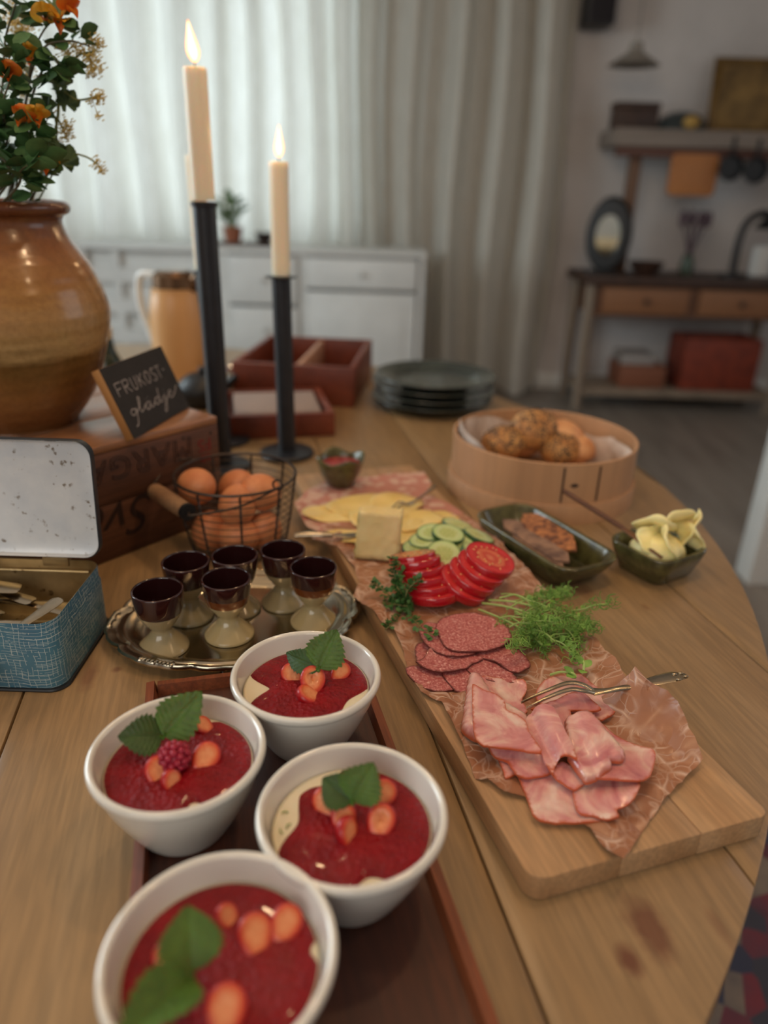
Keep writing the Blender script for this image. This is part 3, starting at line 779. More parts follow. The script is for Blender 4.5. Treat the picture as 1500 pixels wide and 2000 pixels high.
h1 = t1.z - TZ; l1 = (t1.x - b1.x) / h1
candlestick(b1, h1, 0.0165, False, 0.0158, l1, 'tallest black candlestick, beside the crate behind the egg basket', c1.z - TZ, 'tall cream candle burning in the tallest black candlestick', (0.049, 0.0088, -0.12), c1.x - t1.x)
b2 = T(561, 888)
t2 = PY(549, 542, b2.y); c2 = PY(544, 316, b2.y)
h2 = t2.z - TZ; l2 = (t2.x - b2.x) / h2
candlestick(b2, h2, 0.0150, True, 0.0142, l2, 'black candlestick with a thin drip plate, right of the other candlesticks', c2.z - TZ, 'cream candle burning in the candlestick with the drip plate', (0.044, 0.0072, 0.02), c2.x - t2.x)
b3 = T(437, 862)
t3 = PY(398, 530, b3.y); c3 = PY(379, 303, b3.y)
h3 = t3.z - TZ; l3 = (t3.x - b3.x) / h3
candlestick(b3, h3, 0.0150, False, 0.0142, l3, 'black candlestick half hidden right behind the tallest one', c3.z - TZ, 'cream candle mostly hidden behind the tall candle', None, c3.x - t3.x)

# ------------------------------------------------------------------ tin box with cutlery
tk = NT('tin_blue')
tc = tk.new('ShaderNodeTexCoord')
nz1 = tk.new('ShaderNodeTexNoise'); nz1.inputs['Scale'].default_value = 14; nz1.inputs['Detail'].default_value = 3
tk.link(tc.outputs['Object'], nz1.inputs['Vector'])
sc_ = tk.new('ShaderNodeVectorMath'); sc_.operation = 'SCALE'; sc_.inputs['Scale'].default_value = 0.02; tk.link(nz1.outputs['Color'], sc_.inputs[0])
ad = tk.new('ShaderNodeVectorMath'); ad.operation = 'ADD'; tk.link(tc.outputs['Object'], ad.inputs[0]); tk.link(sc_.outputs[0], ad.inputs[1])
def grid_line(axis, freq, wdt, gate):
    s_ = tk.new('ShaderNodeSeparateXYZ'); tk.link(ad.outputs[0], s_.inputs[0])
    coord = s_.outputs[axis] if axis == 2 else tk.math('ADD', s_.outputs[0], s_.outputs[1])
    f = tk.math('ABSOLUTE', tk.math('SUBTRACT', tk.math('FRACT', tk.math('MULTIPLY', coord, freq)), 0.5))
    ln = tk.math('LESS_THAN', f, wdt)
    g_ = tk.noise(tk.coords((1, 1, 1), loc=(axis, 0, 0)), gate, 2)
    return tk.math('MULTIPLY', ln, tk.math('GREATER_THAN', g_, 0.47))
lines = tk.math('MAXIMUM', grid_line(0, 190, 0.05, 130), tk.math('MAXIMUM', grid_line(2, 200, 0.045, 90), grid_line(2, 320, 0.05, 55)))
base = tk.ramp(tk.noise(tk.coords(), 18, 3), [(0.3, (50, 94, 120)), (0.7, (70, 116, 132))])
tk.set(Base_Color=tk.mix(tk.math('MULTIPLY', lines, 0.6), base, (206, 212, 202)), Roughness=0.32, Coat_Weight=0.2)
def tin_metal(name, c1_, c2_, ro, me_=0.75):
    k = NT(name); v = k.coords()
    colr = k.ramp(k.noise(v, 25, 5), [(0.3, c1_), (0.7, c2_)])
    sp_ = k.ramp(k.noise(v, 130, 3), [(0.60, (1, 1, 1)), (0.66, (0.35, 0.28, 0.22))])
    rg = k.ramp(k.noise(v, 30, 3), [(0.48, (0, 0, 0)), (0.56, (1, 1, 1))])
    colr = k.mix(rg, colr, k.mix(1.0, colr, sp_, 'MULTIPLY'))
    k.set(Base_Color=colr, Roughness=ro, Metallic=me_); k.bump(k.noise(v, 30, 3), 0.12, 0.002)
    return k.m
lid_in = tin_metal('tin_bare', (226, 229, 230), (204, 210, 216), 0.5, 0.3)
tin_in = tin_metal('tin_tarnished', (150, 124, 82), (188, 164, 120), 0.35)
TX1, TY0, TY1, TXL, THT = -0.283, 0.530, 0.652, 0.165, 0.070
tin = thing('cutlery_tin', 'old blue tin box with a pale net pattern, lid open, full of cutlery', 'tin', (TX1 - TXL / 2, (TY0 + TY1) / 2, TZ))
hx, hy, cr = TXL / 2, (TY1 - TY0) / 2, 0.016
def ring(hx_, hy_, r_, z): return [(x, y, z) for x, y in rrect(hx_, hy_, r_, 7)]
wt = 0.0008
b = B(); loft(b, [ring(hx + 0.002, hy + 0.002, cr, 0.0), ring(hx + 0.0026, hy + 0.0026, cr, 0.0015), ring(hx + 0.002, hy + 0.002, cr, 0.003), ring(hx, hy, cr, 0.0032), ring(hx - .004, hy - .004, cr, 0.0032)], True, True)
obj('base_rim', b, simple('black_rim', (24, 24, 26), 0.4), tin)
b = B(); loft(b, [ring(hx, hy, cr, 0.0033), ring(hx, hy, cr, 0.054), ring(hx - 0.001, hy - 0.001, cr, 0.056), ring(hx - 0.001, hy - 0.001, cr, THT - .001), ring(hx - 0.0014, hy - 0.0014, cr, THT)], False, False)
obj('tin_wall', b, tk.m, tin)
b = B(); loft(b, [ring(hx - 0.0014, hy - 0.0014, cr, THT), ring(hx - 0.0022, hy - 0.0022, cr, THT - .0006), ring(hx - 0.0022, hy - 0.0022, cr, 0.0045)], False, True)
b.f = [f[::-1] for f in b.f]; b.f = [f[::-1] for f in b.f]
obj('tin_lining', b, tin_in, tin)
lid = bpy.data.objects.new('lid', None); COL.objects.link(lid); lid.empty_display_size = 0.02; lid.parent = tin; lid.location = (0, hy + 0.003, THT + 0.003); lid.rotation_euler = (rad(84), 0, 0)
lh = 0.121
def lring(d, z): return [(x, y + lh / 2, z) for x, y in rrect(hx - d, lh / 2 - d, cr, 7)]
b = B(); loft(b, [lring(0.001, 0.009), lring(0.0, 0.008), lring(0, 0.001), lring(0.002, -0.001), lring(0.006, -0.0012)], False, True)
obj('lid_rim', b, simple('lid_edge', (40, 46, 52), 0.4), lid)
b = B(); loft(b, [lring(0.001, 0.009), lring(0.0018, 0.008), lring(0.002, 0.002), lring(0.006, 0.0002)], False, True)
obj('lid_lining', b, lid_in, lid)
obj('hinge', B().box(0.022, 0.048, hy - 0.004, hy + 0.004, THT - 0.007, THT + 0.004, 0.001), tin_in, tin)
obj('bead', B().tube([(-hx + 0.015, hy - 0.004, THT - 0.012), (hx - 0.015, hy - 0.004, THT - 0.012)], 0.0016, 8), tin_in, tin)

silver = NT('old_silver'); v = silver.coords()
silver.set(Base_Color=silver.ramp(silver.noise(v, 40, 4), [(0.3, (196, 184, 164)), (0.7, (168, 150, 122))]), Metallic=1.0, Roughness=0.26)
silver.bump(silver.noise(v, 90, 3), 0.06, 0.001)
silver = silver.m
def strip(stations, th=0.0016, nw=7):
    """cutlery strip along +y; stations of (y, half width, z, cup depth)"""
    top, bot = [], []
    for (y, w, z, cup) in stations:
        tr, br = [], []
        for i in range(nw):
            u = -1 + 2 * i / (nw - 1); zz_ = z - cup * (1 - u * u)
            t_ = th * (1 - 0.75 * u * u)
            tr.append((u * w, y, zz_ + t_ / 2)); br.append((u * w, y, zz_ - t_ / 2))
        top.append(tr + br[::-1])
    b = B(); loft(b, top, True, True); return b
def sstat(pts, n=4):
    A = smooth_path([(p[0], p[1], p[2]) for p in pts], n); Bq = smooth_path([(p[0], p[3], 0) for p in pts], n)
    return [(a.x, max(a.y, 0.0004), a.z, max(q.y, 0)) for a, q in zip(A, Bq)]
SPOON_H = sstat([(0, 0.004, 0.002, 0), (0.004, 0.0072, 0.002, 0), (0.02, 0.0066, 0.003, 0), (0.05, 0.004, 0.006, 0), (0.075, 0.0028, 0.006, 0), (0.088, 0.003, 0.004, 0)])
SPOON_B = sstat([(0.088, 0.003, 0.004, 0), (0.096, 0.0085, 0.0035, 0.002), (0.108, 0.0138, 0.0035, 0.005), (0.122, 0.0125, 0.0035, 0.005), (0.132, 0.006, 0.0035, 0.002), (0.134, 0.001, 0.0035, 0)])
def spoon(name, lab, loc, rot, group=None, s=1.0):
    o = thing(name, lab, 'spoon', loc, rot=rot, group=group)
    obj('handle', strip(SPOON_H, 0.0022), silver, o); obj('spoon_bowl', strip(SPOON_B, 0.0014), silver, o); o.scale = (s, s, s); return o
# the spoon leaning across the heap, handle up to the right
def along(p0, p1, roll=0.0):
    d = (p1 - p0).normalized(); q = d.to_track_quat('Y', 'Z'); return (q @ Matrix.Rotation(roll, 3, 'Y').to_quaternion()).to_euler()
a_, c_ = T(118, 1172, 0.052), T(20, 1252, 0.040)
spoon('teaspoon', 'teaspoon lying on top of the heap in the tin, handle pointing to the hinge', a_, along(a_, c_))
heap = [((-0.352, 0.572, 0.036), (0, 0.25, rad(65)), 'teaspoon with a broad bowl facing up, under the topmost spoon'),
        ((-0.300, 0.606, 0.020), (0.0, 0, rad(80)), None), ((-0.325, 0.628, 0.016), (0.0, 0.1, rad(98)), None), ((-0.296, 0.560, 0.014), (0, -0.1, rad(85)), None),
        ((-0.300, 0.590, 0.008), (0, 0, rad(92)), None), ((-0.30, 0.574, 0.027), (0.03, 0.1, rad(100)), None), ((-0.34, 0.61, 0.028), (0, 0, rad(70)), None), ((-0.298, 0.632, 0.009), (0, 0, rad(88)), None)]
rgq = random.Random(6)
heap += [((-0.300 - 0.02 * (k % 3), 0.548 + 0.012 * k, 0.006), (0.02, 0.0, rad(90 + rgq.uniform(-14, 14))), None) for k in range(4)]
for (x, y, z), r_, lab in heap:
    z += 0.014 if z > 0.0061 else 0.0
    spoon('teaspoon', lab or 'silver teaspoon in the heap in the blue tin, under other spoons', (x, y, TZ + z), r_, None if lab else 'spoons heaped in the tin')
bk = thing('butter_knife', 'broad engraved silver blade at the left inside the tin', 'knife', T(40, 1150, 0.05), rot=(0.15, 0, rad(98)))
obj('blade', strip(sstat([(0, 0.004, 0, 0), (0.004, 0.0095, 0, 0), (0.03, 0.011, 0, 0), (0.06, 0.006, 0, 0)]), 0.0018), silver, bk)
obj('handle', strip(sstat([(0.06, 0.006, 0, 0), (0.07, 0.005, 0, 0), (0.11, 0.006, 0, 0)]), 0.003), silver, bk)

# ------------------------------------------------------------------ egg basket
wire_m = simple('basket_wire', (74, 64, 58), 0.45, 0.7)
BC = Vector((-0.184, 0.834, TZ)); RB, RT, BH = 0.056, 0.0735, 0.098
bas = thing('egg_basket', 'round wire egg basket with a wooden grip handle hanging to the left', 'basket', BC, rad(-12))
obj('rim', B().tube([(RT * math.cos(a), RT * math.sin(a), BH) for a in [2 * pi * i / 48 for i in range(48)]], 0.0017, 8, closed=True), wire_m, bas)
for i in range(10):
    z = 0.006 + (BH - 0.014) * i / 9; t = z / BH; r = RB + (RT - RB) * t ** 0.7
    obj('wire_ring', B().tube([(r * math.cos(a), r * math.sin(a), z) for a in [2 * pi * k / 40 for k in range(40)]], 0.0006, 5, closed=True), wire_m, bas)
for i in range(9):
    a = 2 * pi * i / 9 + 0.30
    pts = []
    for k in range(13):
        t = k / 12; z = 0.003 + (BH - 0.003) * t; r = RB + (RT - RB) * (z / BH) ** 0.7
        pts.append((r * math.cos(a), r * math.sin(a), z))
    b = B()
    for ph in (0, pi):                                     # two twisted strands
        b.tube([(p[0] + 0.0011 * math.cos(k * 1.9 + ph), p[1] + 0.0011 * math.sin(k * 1.9 + ph), p[2]) for k, p in enumerate([Vector(pts[0]).lerp(Vector(pts[-1]), q / 36) if False else Vector(pts[min(q // 3, 11)]).lerp(Vector(pts[min(q // 3, 11) + 1]), (q % 3) / 3) for q in range(37)])], 0.0009, 5)
    obj('upright', b, wire_m, bas)
obj('base_wires', B().tube([(0.056 * math.cos(a), 0.056 * math.sin(a), 0.003) for a in [2 * pi * k / 40 for k in range(40)]], 0.0012, 6, closed=True).tube([(-0.056, 0, 0.003), (0.056, 0, 0.003)], 0.001, 6).tube([(0, -0.056, 0.003), (0, 0.056, 0.003)], 0.001, 6), wire_m, bas)
inv = Matrix.Translation(BC) @ Matrix.Rotation(rad(-12), 4, 'Z'); inv = inv.inverted()
gL, gR = inv @ T(301, 958, 0.078), inv @ T(368, 1001, 0.078)
lpR, lpB = inv @ T(527, 948, BH), inv @ T(385, 893, BH)
lpR = Vector((lpR.x, lpR.y, 0)).normalized() * RT; lpR.z = BH; lpB = Vector((lpB.x, lpB.y, 0)).normalized() * RT; lpB.z = BH
obj('bail', B().tube(smooth_path([lpR, lpR.lerp(gR, 0.45) + Vector((0.006, -0.012, -0.004)), gR + (gR - gL) * 0.12, gR], 8), 0.0015, 6).tube(smooth_path([gL, gL + (gL - gR) * 0.1 + Vector((0, 0.01, 0.004)), gL.lerp(lpB, 0.5) + Vector((-0.01, 0.01, 0.012)), lpB], 8), 0.0012, 6)
    .tube([(lpR.x + 0.006 * math.cos(a), lpR.y, BH + 0.004 + 0.006 * math.sin(a)) for a in [2 * pi * k / 16 for k in range(16)]], 0.0013, 6, closed=True), wire_m, bas)
obj('wooden_grip', B().tube([gL, gL.lerp(gR, 0.04), gL.lerp(gR, 0.5), gL.lerp(gR, 0.9), gR.lerp(gL, 0.06)], [0.0085, 0.010, 0.0108, 0.0100, 0.0095], 18), wood('grip_wood', (150, 108, 74), (176, 136, 98), (190, 152, 112), 30, 0, 0.7).m, bas)
obj('grip_ferrule', B().tube([gR.lerp(gL, 0.06), gR], 0.0102, 18), black_iron, bas)
egg_m = simple('brown_eggshell', (204, 126, 80), 0.5, c2=(220, 146, 96), scale=60, sss=0.1, sssr=0.004, rand=0.06)
eb = B(); eb.ball((0, 0, 0), 0.0225, 0.0225, 0.028, 28, 18, None, lambda q: 1.0 - 0.10 * q.z * (1 - q.z * q.z) - 0.05 * q.z)
egg_me = eb.mesh('egg', 180); egg_me.materials.append(egg_m)
eggs = [((386, 950), 0.085, (1.2, 0.3, 0.6), 'brown egg at the upper left, rising above the basket rim'), ((464, 984), 0.070, (0.2, 0.2, 0), 'brown egg in front, centre of the upper layer'),
        ((506, 960), 0.080, (1.0, -0.4, -0.5), 'brown egg at the upper right, beside the handle loop'), ((411, 1034), 0.030, (0.3, 0.1, 0), 'brown egg low at the front left, below the grip'),
        ((470, 1046), 0.028, (1.4, 0.1, 1.2), 'brown egg low in the middle, behind the egg cups'), ((526, 1036), 0.030, (0.5, 0.2, 0.4), 'brown egg low at the right side of the basket'),
        ((436, 955), 0.066, (0.8, 0, 0.9), 'brown egg at the back, just peeping out between two upper eggs'), ((470, 1000), 0.030, (1.2, 0, 0.1), 'brown egg buried at the bottom in the middle of the basket')]
for i, ((px, py), z, r_, lab) in enumerate(eggs):
    p = T(px, py, z)
    if i == 7: p = BC + Vector((-0.006, 0.028, 0.030))
    if i == 6: p = BC + Vector((-0.006, 0.036, 0.076))
    q = Vector((p.x - BC.x, p.y - BC.y, 0)); lim = 0.047 if z > 0.05 else 0.038
    if q.length > lim: q = q.normalized() * lim
    o = bpy.data.objects.new('egg', egg_me); COL.objects.link(o); o.location = (BC.x + q.x, BC.y + q.y, TZ + z); o.rotation_euler = r_
    tag(o, lab, 'egg', 'brown eggs in the wire basket')

# ------------------------------------------------------------------ silver salver with egg cups
SC = Vector((-0.150, 0.648, TZ)); SA = math.atan2(0.063, 0.232)
sal = thing('silver_salver', 'oval silver salver with a scalloped rim under the egg cups', 'salver', SC, SA)
sk = NT('salver_silver'); v = sk.coords()
sk.set(Base_Color=sk.ramp(sk.noise(v, 12, 4), [(0.3, (186, 178, 160)), (0.7, (168, 156, 132))]), Metallic=1.0, Roughness=sk.ramp(sk.noise(v, 20, 4), [(0.3, (0.13, 0.13, 0.13)), (0.7, (0.24, 0.24, 0.24))]))
sk.bump(sk.noise(sk.coords((1, 1, 1)), 260, 3), 0.05, 0.0004)
A_, B_ = 0.128, 0.094
def sc_mod(a, r, z):
    k = max(0, (r - 0.80) / 0.20)
    return r + k * 0.035 * (abs(math.cos(4 * a)) ** 0.6 - 0.5) + k * 0.012 * (abs(math.cos(12 * a)) - .5)
prof = [(0, 0.0050), (0.70, 0.0050), (0.74, 0.0055), (0.80, 0.0085), (0.85, 0.0125), (0.88, 0.0128), (0.90, 0.0115), (0.93, 0.0128), (0.955, 0.0150), (0.985, 0.0152), (1.0, 0.013), (0.995, 0.0105), (0.95, 0.0095), (0.85, 0.0075), (0.78, 0.003), (0.70, 0.0), (0, 0.0)]
vs_b = B().lathe([(r, z) for r, z in prof], 192, A_, B_, mod=sc_mod)
obj('salver_plate', vs_b, sk.m, sal, sharp=50)
for a0 in (-2.25, -0.9, 0.15, 0.9, 2.25, 3.0):                        # cast ornament clusters on the rim
    b = B()
    for k in range(-4, 5):
        a = a0 + k * 0.035; rr = sc_mod(a, 0.965, 0)
        x, y = A_ * rr * math.cos(a), B_ * rr * math.sin(a)
        b.ball((x, y, 0.0148), 0.0030 + 0.0012 * (abs(k) in (0, 4)), 0.0016 + 0.0012 * (abs(k) == 4), 0.0022, 8, 6, Matrix.Rotation(a, 3, 'Z'))
    obj('rim_ornament', b, sk.m, sal)
def cup_mat(name, caramel):
    k = NT(name); v = k.coords(); s_ = k.new('ShaderNodeSeparateXYZ'); k.link(v, s_.inputs[0])
    z = k.math('ADD', s_.outputs[2], k.math('MULTIPLY_ADD', k.noise(v, 30, 3), 0.0016, -0.0008))
    zs_ = k.math('DIVIDE', z, 0.065)
    dk = (52, 22, 20)
    if caramel: st = [(0.0, (176, 158, 116)), (0.60, (176, 158, 116)), (0.605, (118, 62, 24)), (0.74, (104, 52, 22)), (0.75, dk), (1, dk)]
    else: st = [(0.0, (158, 142, 106)), (0.625, (158, 142, 106)), (0.63, dk), (1, dk)]
    k.set(Base_Color=k.ramp(zs_, st), Roughness=0.14, Coat_Weight=0.5, Coat_Roughness=0.05)
    k.bump(k.noise(v, 40, 2), 0.12, 0.001); return k.m
cm = [cup_mat('egg_cup_plain', False), cup_mat('egg_cup_caramel', True)]
inner_m = simple('egg_cup_inside', (40, 16, 16), 0.12, coat=0.5)
CUP = sm([(0, 0.0), (0.0225, 0.0), (0.0245, 0.0015), (0.0242, 0.003), (0.019, 0.0085), (0.013, 0.015), (0.0102, 0.020), (0.0105, 0.0235), (0.0145, 0.029), (0.0195, 0.037), (0.0222, 0.046), (0.0236, 0.056), (0.0242, 0.063), (0.0240, 0.0645), (0.0230, 0.0652)], 3)
CUPI = sm([(0.0230, 0.0652), (0.0220, 0.0645), (0.0215, 0.062), (0.0205, 0.05), (0.017, 0.037), (0.010, 0.030), (0, 0.028)], 3)
cups = [((307, 1150), 0, 'egg cup with wide dark glaze, leftmost at the front of the salver'), ((362, 1095), 0, 'egg cup standing behind the leftmost one, nearest the crate'), ((441, 1128), 1, 'egg cup with a caramel band, front and middle of the salver'),
        ((458, 1083), 0, 'egg cup mostly hidden behind the front middle cup'), ((552, 1072), 0, 'egg cup at the back, closest to the cheese'), ((612, 1106), 1, 'egg cup with a caramel band at the right end of the salver')]
base_cup = None
for (px, py), k, lab in cups:
    p = T(px, py, 0.0055 + 0.065); p.z = TZ + 0.0054
    o = thing('egg_cup', lab, 'egg cup', p, random.uniform(0, 6), 'glazed egg cups on the salver')
    if base_cup is None:
        m0 = B().lathe(CUP, 48).mesh('cup_body', 60); m1 = B().lathe(CUPI, 48).mesh('cup_inside', 60)
        base_cup = (m0, m1)
    mm = base_cup[0].copy(); mm.materials.append(cm[k]); obj('cup_body', mm, None, o)
    mi = base_cup[1]
    if not mi.materials: mi.materials.append(inner_m)
    obj('cup_inside', mi, None, o)

# ------------------------------------------------------------------ things at the back of the table
red_wood = wood('mahogany', (108, 48, 30), (128, 60, 38), (140, 70, 46), 14, 1, 0.4, 0.15)
cd_ = thing('cutlery_caddy', 'red brown wooden caddy with two compartments at the back of the table', 'caddy', (-0.185, 1.66, TZ), rad(-5))
for bx in ((-0.13, 0.13, -0.16, -0.148, 0, 0.085), (-0.13, 0.13, 0.148, 0.16, 0, 0.085), (-0.13, -0.118, -0.148, 0.148, 0, 0.085), (0.118, 0.13, -0.148, 0.148, 0, 0.085)):
    obj('side_panel', B().box(*bx, 0.002), red_wood.m, cd_)
obj('bottom', B().box(-0.118, 0.118, -0.148, 0.148, 0, 0.008), red_wood.m, cd_); obj('partition', B().box(0.0, 0.012, -0.148, 0.148, 0.008, 0.08, 0.002), simple('pale_partition', (176, 132, 104), 0.5), cd_)
lt = thing('low_tray', 'low red brown wooden tray with napkins, in front of the caddy', 'tray', (-0.215, 1.365, TZ), rad(14))
for bx in ((-0.10, 0.10, -0.095, -0.083, 0, 0.045), (-0.10, 0.10, 0.083, 0.095, 0, 0.045), (-0.10, -0.088, -0.083, 0.083, 0, 0.045), (0.088, 0.10, -0.083, 0.083, 0, 0.045)):
    obj('side_panel', B().box(*bx, 0.002), red_wood.m, lt)
obj('bottom', B().box(-0.088, 0.088, -0.083, 0.083, 0, 0.008), red_wood.m, lt)
nk = simple('grey_napkin', (150, 132, 122), 0.9)
for i in range(5):
    o = obj('napkin', B().box(-0.08, 0.08, -0.075, 0.075, 0, 0.0068, 0.003), nk); o.location = (-0.215, 1.365, TZ + 0.0085 + i * 0.0072); o.rotation_euler = (0, 0, rad(14 + random.uniform(-2, 2)))
    tag(o, ('bottom napkin of the grey stack on the low tray', 'second napkin from the bottom of the grey stack on the low tray', 'middle napkin of the grey stack on the low tray', 'second napkin from the top of the grey stack on the low tray', 'topmost grey napkin of the stack on the low tray')[i], 'napkin', 'napkins on the low tray')
pk_ = NT('plate_glaze'); v = pk_.coords()
pk_.set(Base_Color=pk_.ramp(pk_.noise(v, 30, 4), [(0.35, (36, 42, 38)), (0.65, (54, 60, 52))]), Roughness=0.22, Coat_Weight=0.5)
PL = sm([(0, 0.002), (0.07, 0.0), (0.08, 0.002), (0.095, 0.010), (0.120, 0.017), (0.1285, 0.020), (0.1295, 0.022), (0.127, 0.0232), (0.115, 0.0205), (0.095, 0.0145), (0.08, 0.007), (0.06, 0.0058), (0, 0.0062)], 2)
plm = B().lathe(PL, 64).mesh('plate', 60); plm.materials.append(pk_.m)
pc = Vector((0.098, 1.535, TZ))
for i, nm in enumerate(('bottom plate of the dark green stack behind the bread sieve', 'second plate from the bottom of the dark green stack', 'third plate from the bottom, just under the top of the green stack', 'topmost dark green plate of the stack, its inside showing')):
    o = bpy.data.objects.new('dinner_plate', plm); COL.objects.link(o); o.location = pc + Vector((random.uniform(-.003, .003), random.uniform(-.003, .003), 0.0001 + i * 0.0155)); o.rotation_euler = (0, 0, i)
    tag(o, nm, 'plate', 'stack of dark green plates')
p = PY(348, 640, 1.75)
jg = thing('thermos_jug', 'tan thermos jug with a dark collar at the back of the table', 'jug', (p.x, 1.75, TZ), rad(160))
zt = PY(348, 545, 1.75).z - TZ
s_ = zt / 0.25
obj('jug_body', B().lathe([(r * s_, z * s_) for r, z in sm([(0, 0), (0.066, 0), (0.07, 0.006), (0.072, 0.1), (0.07, 0.17), (0.062, 0.215), (0.056, 0.228), (0, 0.228)], 3)], 40), simple('tan_enamel', (206, 158, 104), 0.35, c2=(198, 150, 98), scale=5), jg)
obj('collar', B().lathe([(0.057 * s_, 0.2285 * s_), (0.055 * s_, 0.26 * s_), (0.042 * s_, 0.272 * s_), (0, 0.274 * s_)], 40), simple('steel_collar', (120, 92, 68), 0.25, 0.8), jg)
obj('handle', B().tube(smooth_path([(0.05, 0, 0.255 * s_), (0.095, 0, 0.25 * s_), (0.10, 0, 0.17 * s_), (0.068, 0, 0.07 * s_)], 6), 0.009, 10), simple('highlit_handle', (214, 216, 214), 0.3), jg)  # handle coloured white in place of its bright highlights
obj('spout', B().tube([(-0.05 * s_, 0, 0.235 * s_), (-0.075 * s_, 0, 0.26 * s_)], [0.018, 0.012], 12), bpy.data.materials['steel_collar'], jg)
kp = PY(398, 770, 1.48)
kt = thing('teapot', 'round black cast iron teapot behind the candlesticks', 'teapot', (kp.x, 1.48, TZ))
kz = PY(398, 722, 1.48).z - TZ
obj('pot_body', B().lathe(sm([(0, 0), (0.035, 0), (0.05, 0.02 * kz / .09), (0.052, 0.05 * kz / .09), (0.03, 0.078 * kz / .09), (0.0, 0.083 * kz / .09)], 3), 36), black_iron, kt)
obj('lid_knob', B().ball((0, 0, kz), 0.008), black_iron, kt)
obj('pot_spout', B().tube([(0.045, 0, kz * .5), (0.07, 0, kz * .85)], [0.011, 0.007], 10), black_iron, kt)
gp = PY(458, 755, 1.60)
sj = thing('glint_jug', 'small steel milk jug added as a bright glint left of the caddy', 'jug', (gp.x, 1.60, TZ))  # jug added to give a bright glint beside the caddy
sjm = simple('bright_steel', (225, 230, 232), 0.12, 1.0)
gz = max(gp.z - TZ + 0.03, 0.05)
obj('jug_body', B().lathe(sm([(0, 0), (0.022, 0), (0.028, gz * .3), (0.022, gz * .75), (0.026, gz), (0.024, gz), (0.019, gz * .75), (0.0, gz * .6)], 3), 32), sjm, sj)
obj('handle', B().tube(smooth_path([(-0.022, 0, gz * .9), (-0.045, 0, gz * .8), (-0.026, 0, gz * .3)], 6), 0.003, 8), sjm, sj)
bp = PY(208, 690, 1.45)
bo = thing('green_bottle', 'dark green bottle with a pale cap, behind the jar', 'bottle', (bp.x, 1.45, TZ))
bz = PY(208, 640, 1.45).z - TZ
obj('bottle_body', B().lathe(sm([(0, 0), (0.03, 0), (0.032, 0.01), (0.032, bz - 0.08), (0.018, bz - 0.045), (0.014, bz - 0.02), (0, bz - 0.02)], 3), 32), simple('bottle_green', (36, 44, 26), 0.2), bo)
obj('cap', B().lathe([(0.0155, bz - 0.0195), (0.0155, bz), (0, bz)], 24), simple('pale_cap', (190, 160, 110), 0.5), bo)
# ------------------------------------------------------------------ wooden tray with the dessert bowls
tray_c = wood('tray_dark', (60, 28, 18), (78, 38, 22), (94, 48, 28), 18, 1, 0.5, 0.12)
tray_r = wood('tray_rail', (116, 56, 32), (136, 70, 40), (150, 84, 50), 18, 1, 0.5, 0.12)
ta = math.atan2(0.205, -0.054) - pi / 2          # tray length direction
td = Vector((math.cos(ta + pi / 2), math.sin(ta + pi / 2), 0)); tw_ = Vector((td.y, -td.x, 0))
tl0 = Vector((-0.206, 0.526, 0)); tcen = tl0 + tw_ * 0.0975 - td * 0.23
wt_ = thing('wooden_tray', 'dark reddish wooden tray under the four dessert bowls', 'tray', (tcen.x, tcen.y, TZ), ta)
HX, HY = 0.0975, 0.23
obj('base', B().box(-HX + 0.009, HX - 0.009, -HY + 0.009, HY - 0.009, 0.0, 0.007), tray_c.m, wt_)
for sx_ in (-1, 1):
    b = B(); loft(b, [[(sx_ * (HX - 0.009), y, 0), (sx_ * (HX - 0.002), y, 0), (sx_ * HX, y, 0.016), (sx_ * (HX - 0.007), y, 0.017), (sx_ * (HX - 0.0095), y, 0.0072)] for y in (-HY, HY)])
    obj('rail', b, tray_r.m, wt_, sharp=20)
for sy_ in (-1, 1):
    b = B(); loft(b, [[(x, sy_ * (HY - 0.009), 0), (x, sy_ * (HY - 0.002), 0), (x, sy_ * HY, 0.016), (x, sy_ * (HY - 0.007), 0.017), (x, sy_ * (HY - 0.0095), 0.0072)] for x in (-HX + 0.0095, HX - 0.0095)])
    obj('rail', b, tray_r.m, wt_, sharp=20)

china = simple('white_china', (226, 222, 212), 0.16, coat=0.6, c2=(222, 218, 208), scale=4, sss=0.0)
bowl_prof = sm([(0, 0.0015), (0.026, 0.001), (0.0285, 0.0), (0.031, 0.0015), (0.036, 0.010), (0.043, 0.024), (0.0505, 0.041), (0.0555, 0.056), (0.0565, 0.0595), (0.0580, 0.0610), (0.0588, 0.0638), (0.0580, 0.0665), (0.0560, 0.0674), (0.0540, 0.0660), (0.0532, 0.0630), (0.0505, 0.052), (0.043, 0.033), (0.034, 0.018), (0.02, 0.009), (0, 0.008)], 3)
bowl_me = B().lathe(bowl_prof, 72).mesh('dessert_bowl', 70); bowl_me.materials.append(china)
yog = simple('yogurt', (232, 222, 196), 0.35, c2=(226, 214, 184), scale=40, sss=0.3, sssr=0.006)
skk = NT('berry_sauce'); v = skk.coords()
skk.set(Base_Color=skk.ramp(skk.noise(v, 60, 4), [(0.3, (118, 3, 15)), (0.7, (146, 8, 22))]), Roughness=0.4, Specular_IOR_Level=0.2, Coat_Weight=0.2, Coat_Roughness=0.05, Subsurface_Weight=0.2, Subsurface_Scale=0.003)
skk.bump(skk.math('ADD', skk.noise(v, 420, 3), skk.math('MULTIPLY', skk.voro(v, 260), 1.0)), 0.75, 0.0022)
sauce_m = skk.m
lime = simple('lime_zest', (126, 150, 60), 0.6)
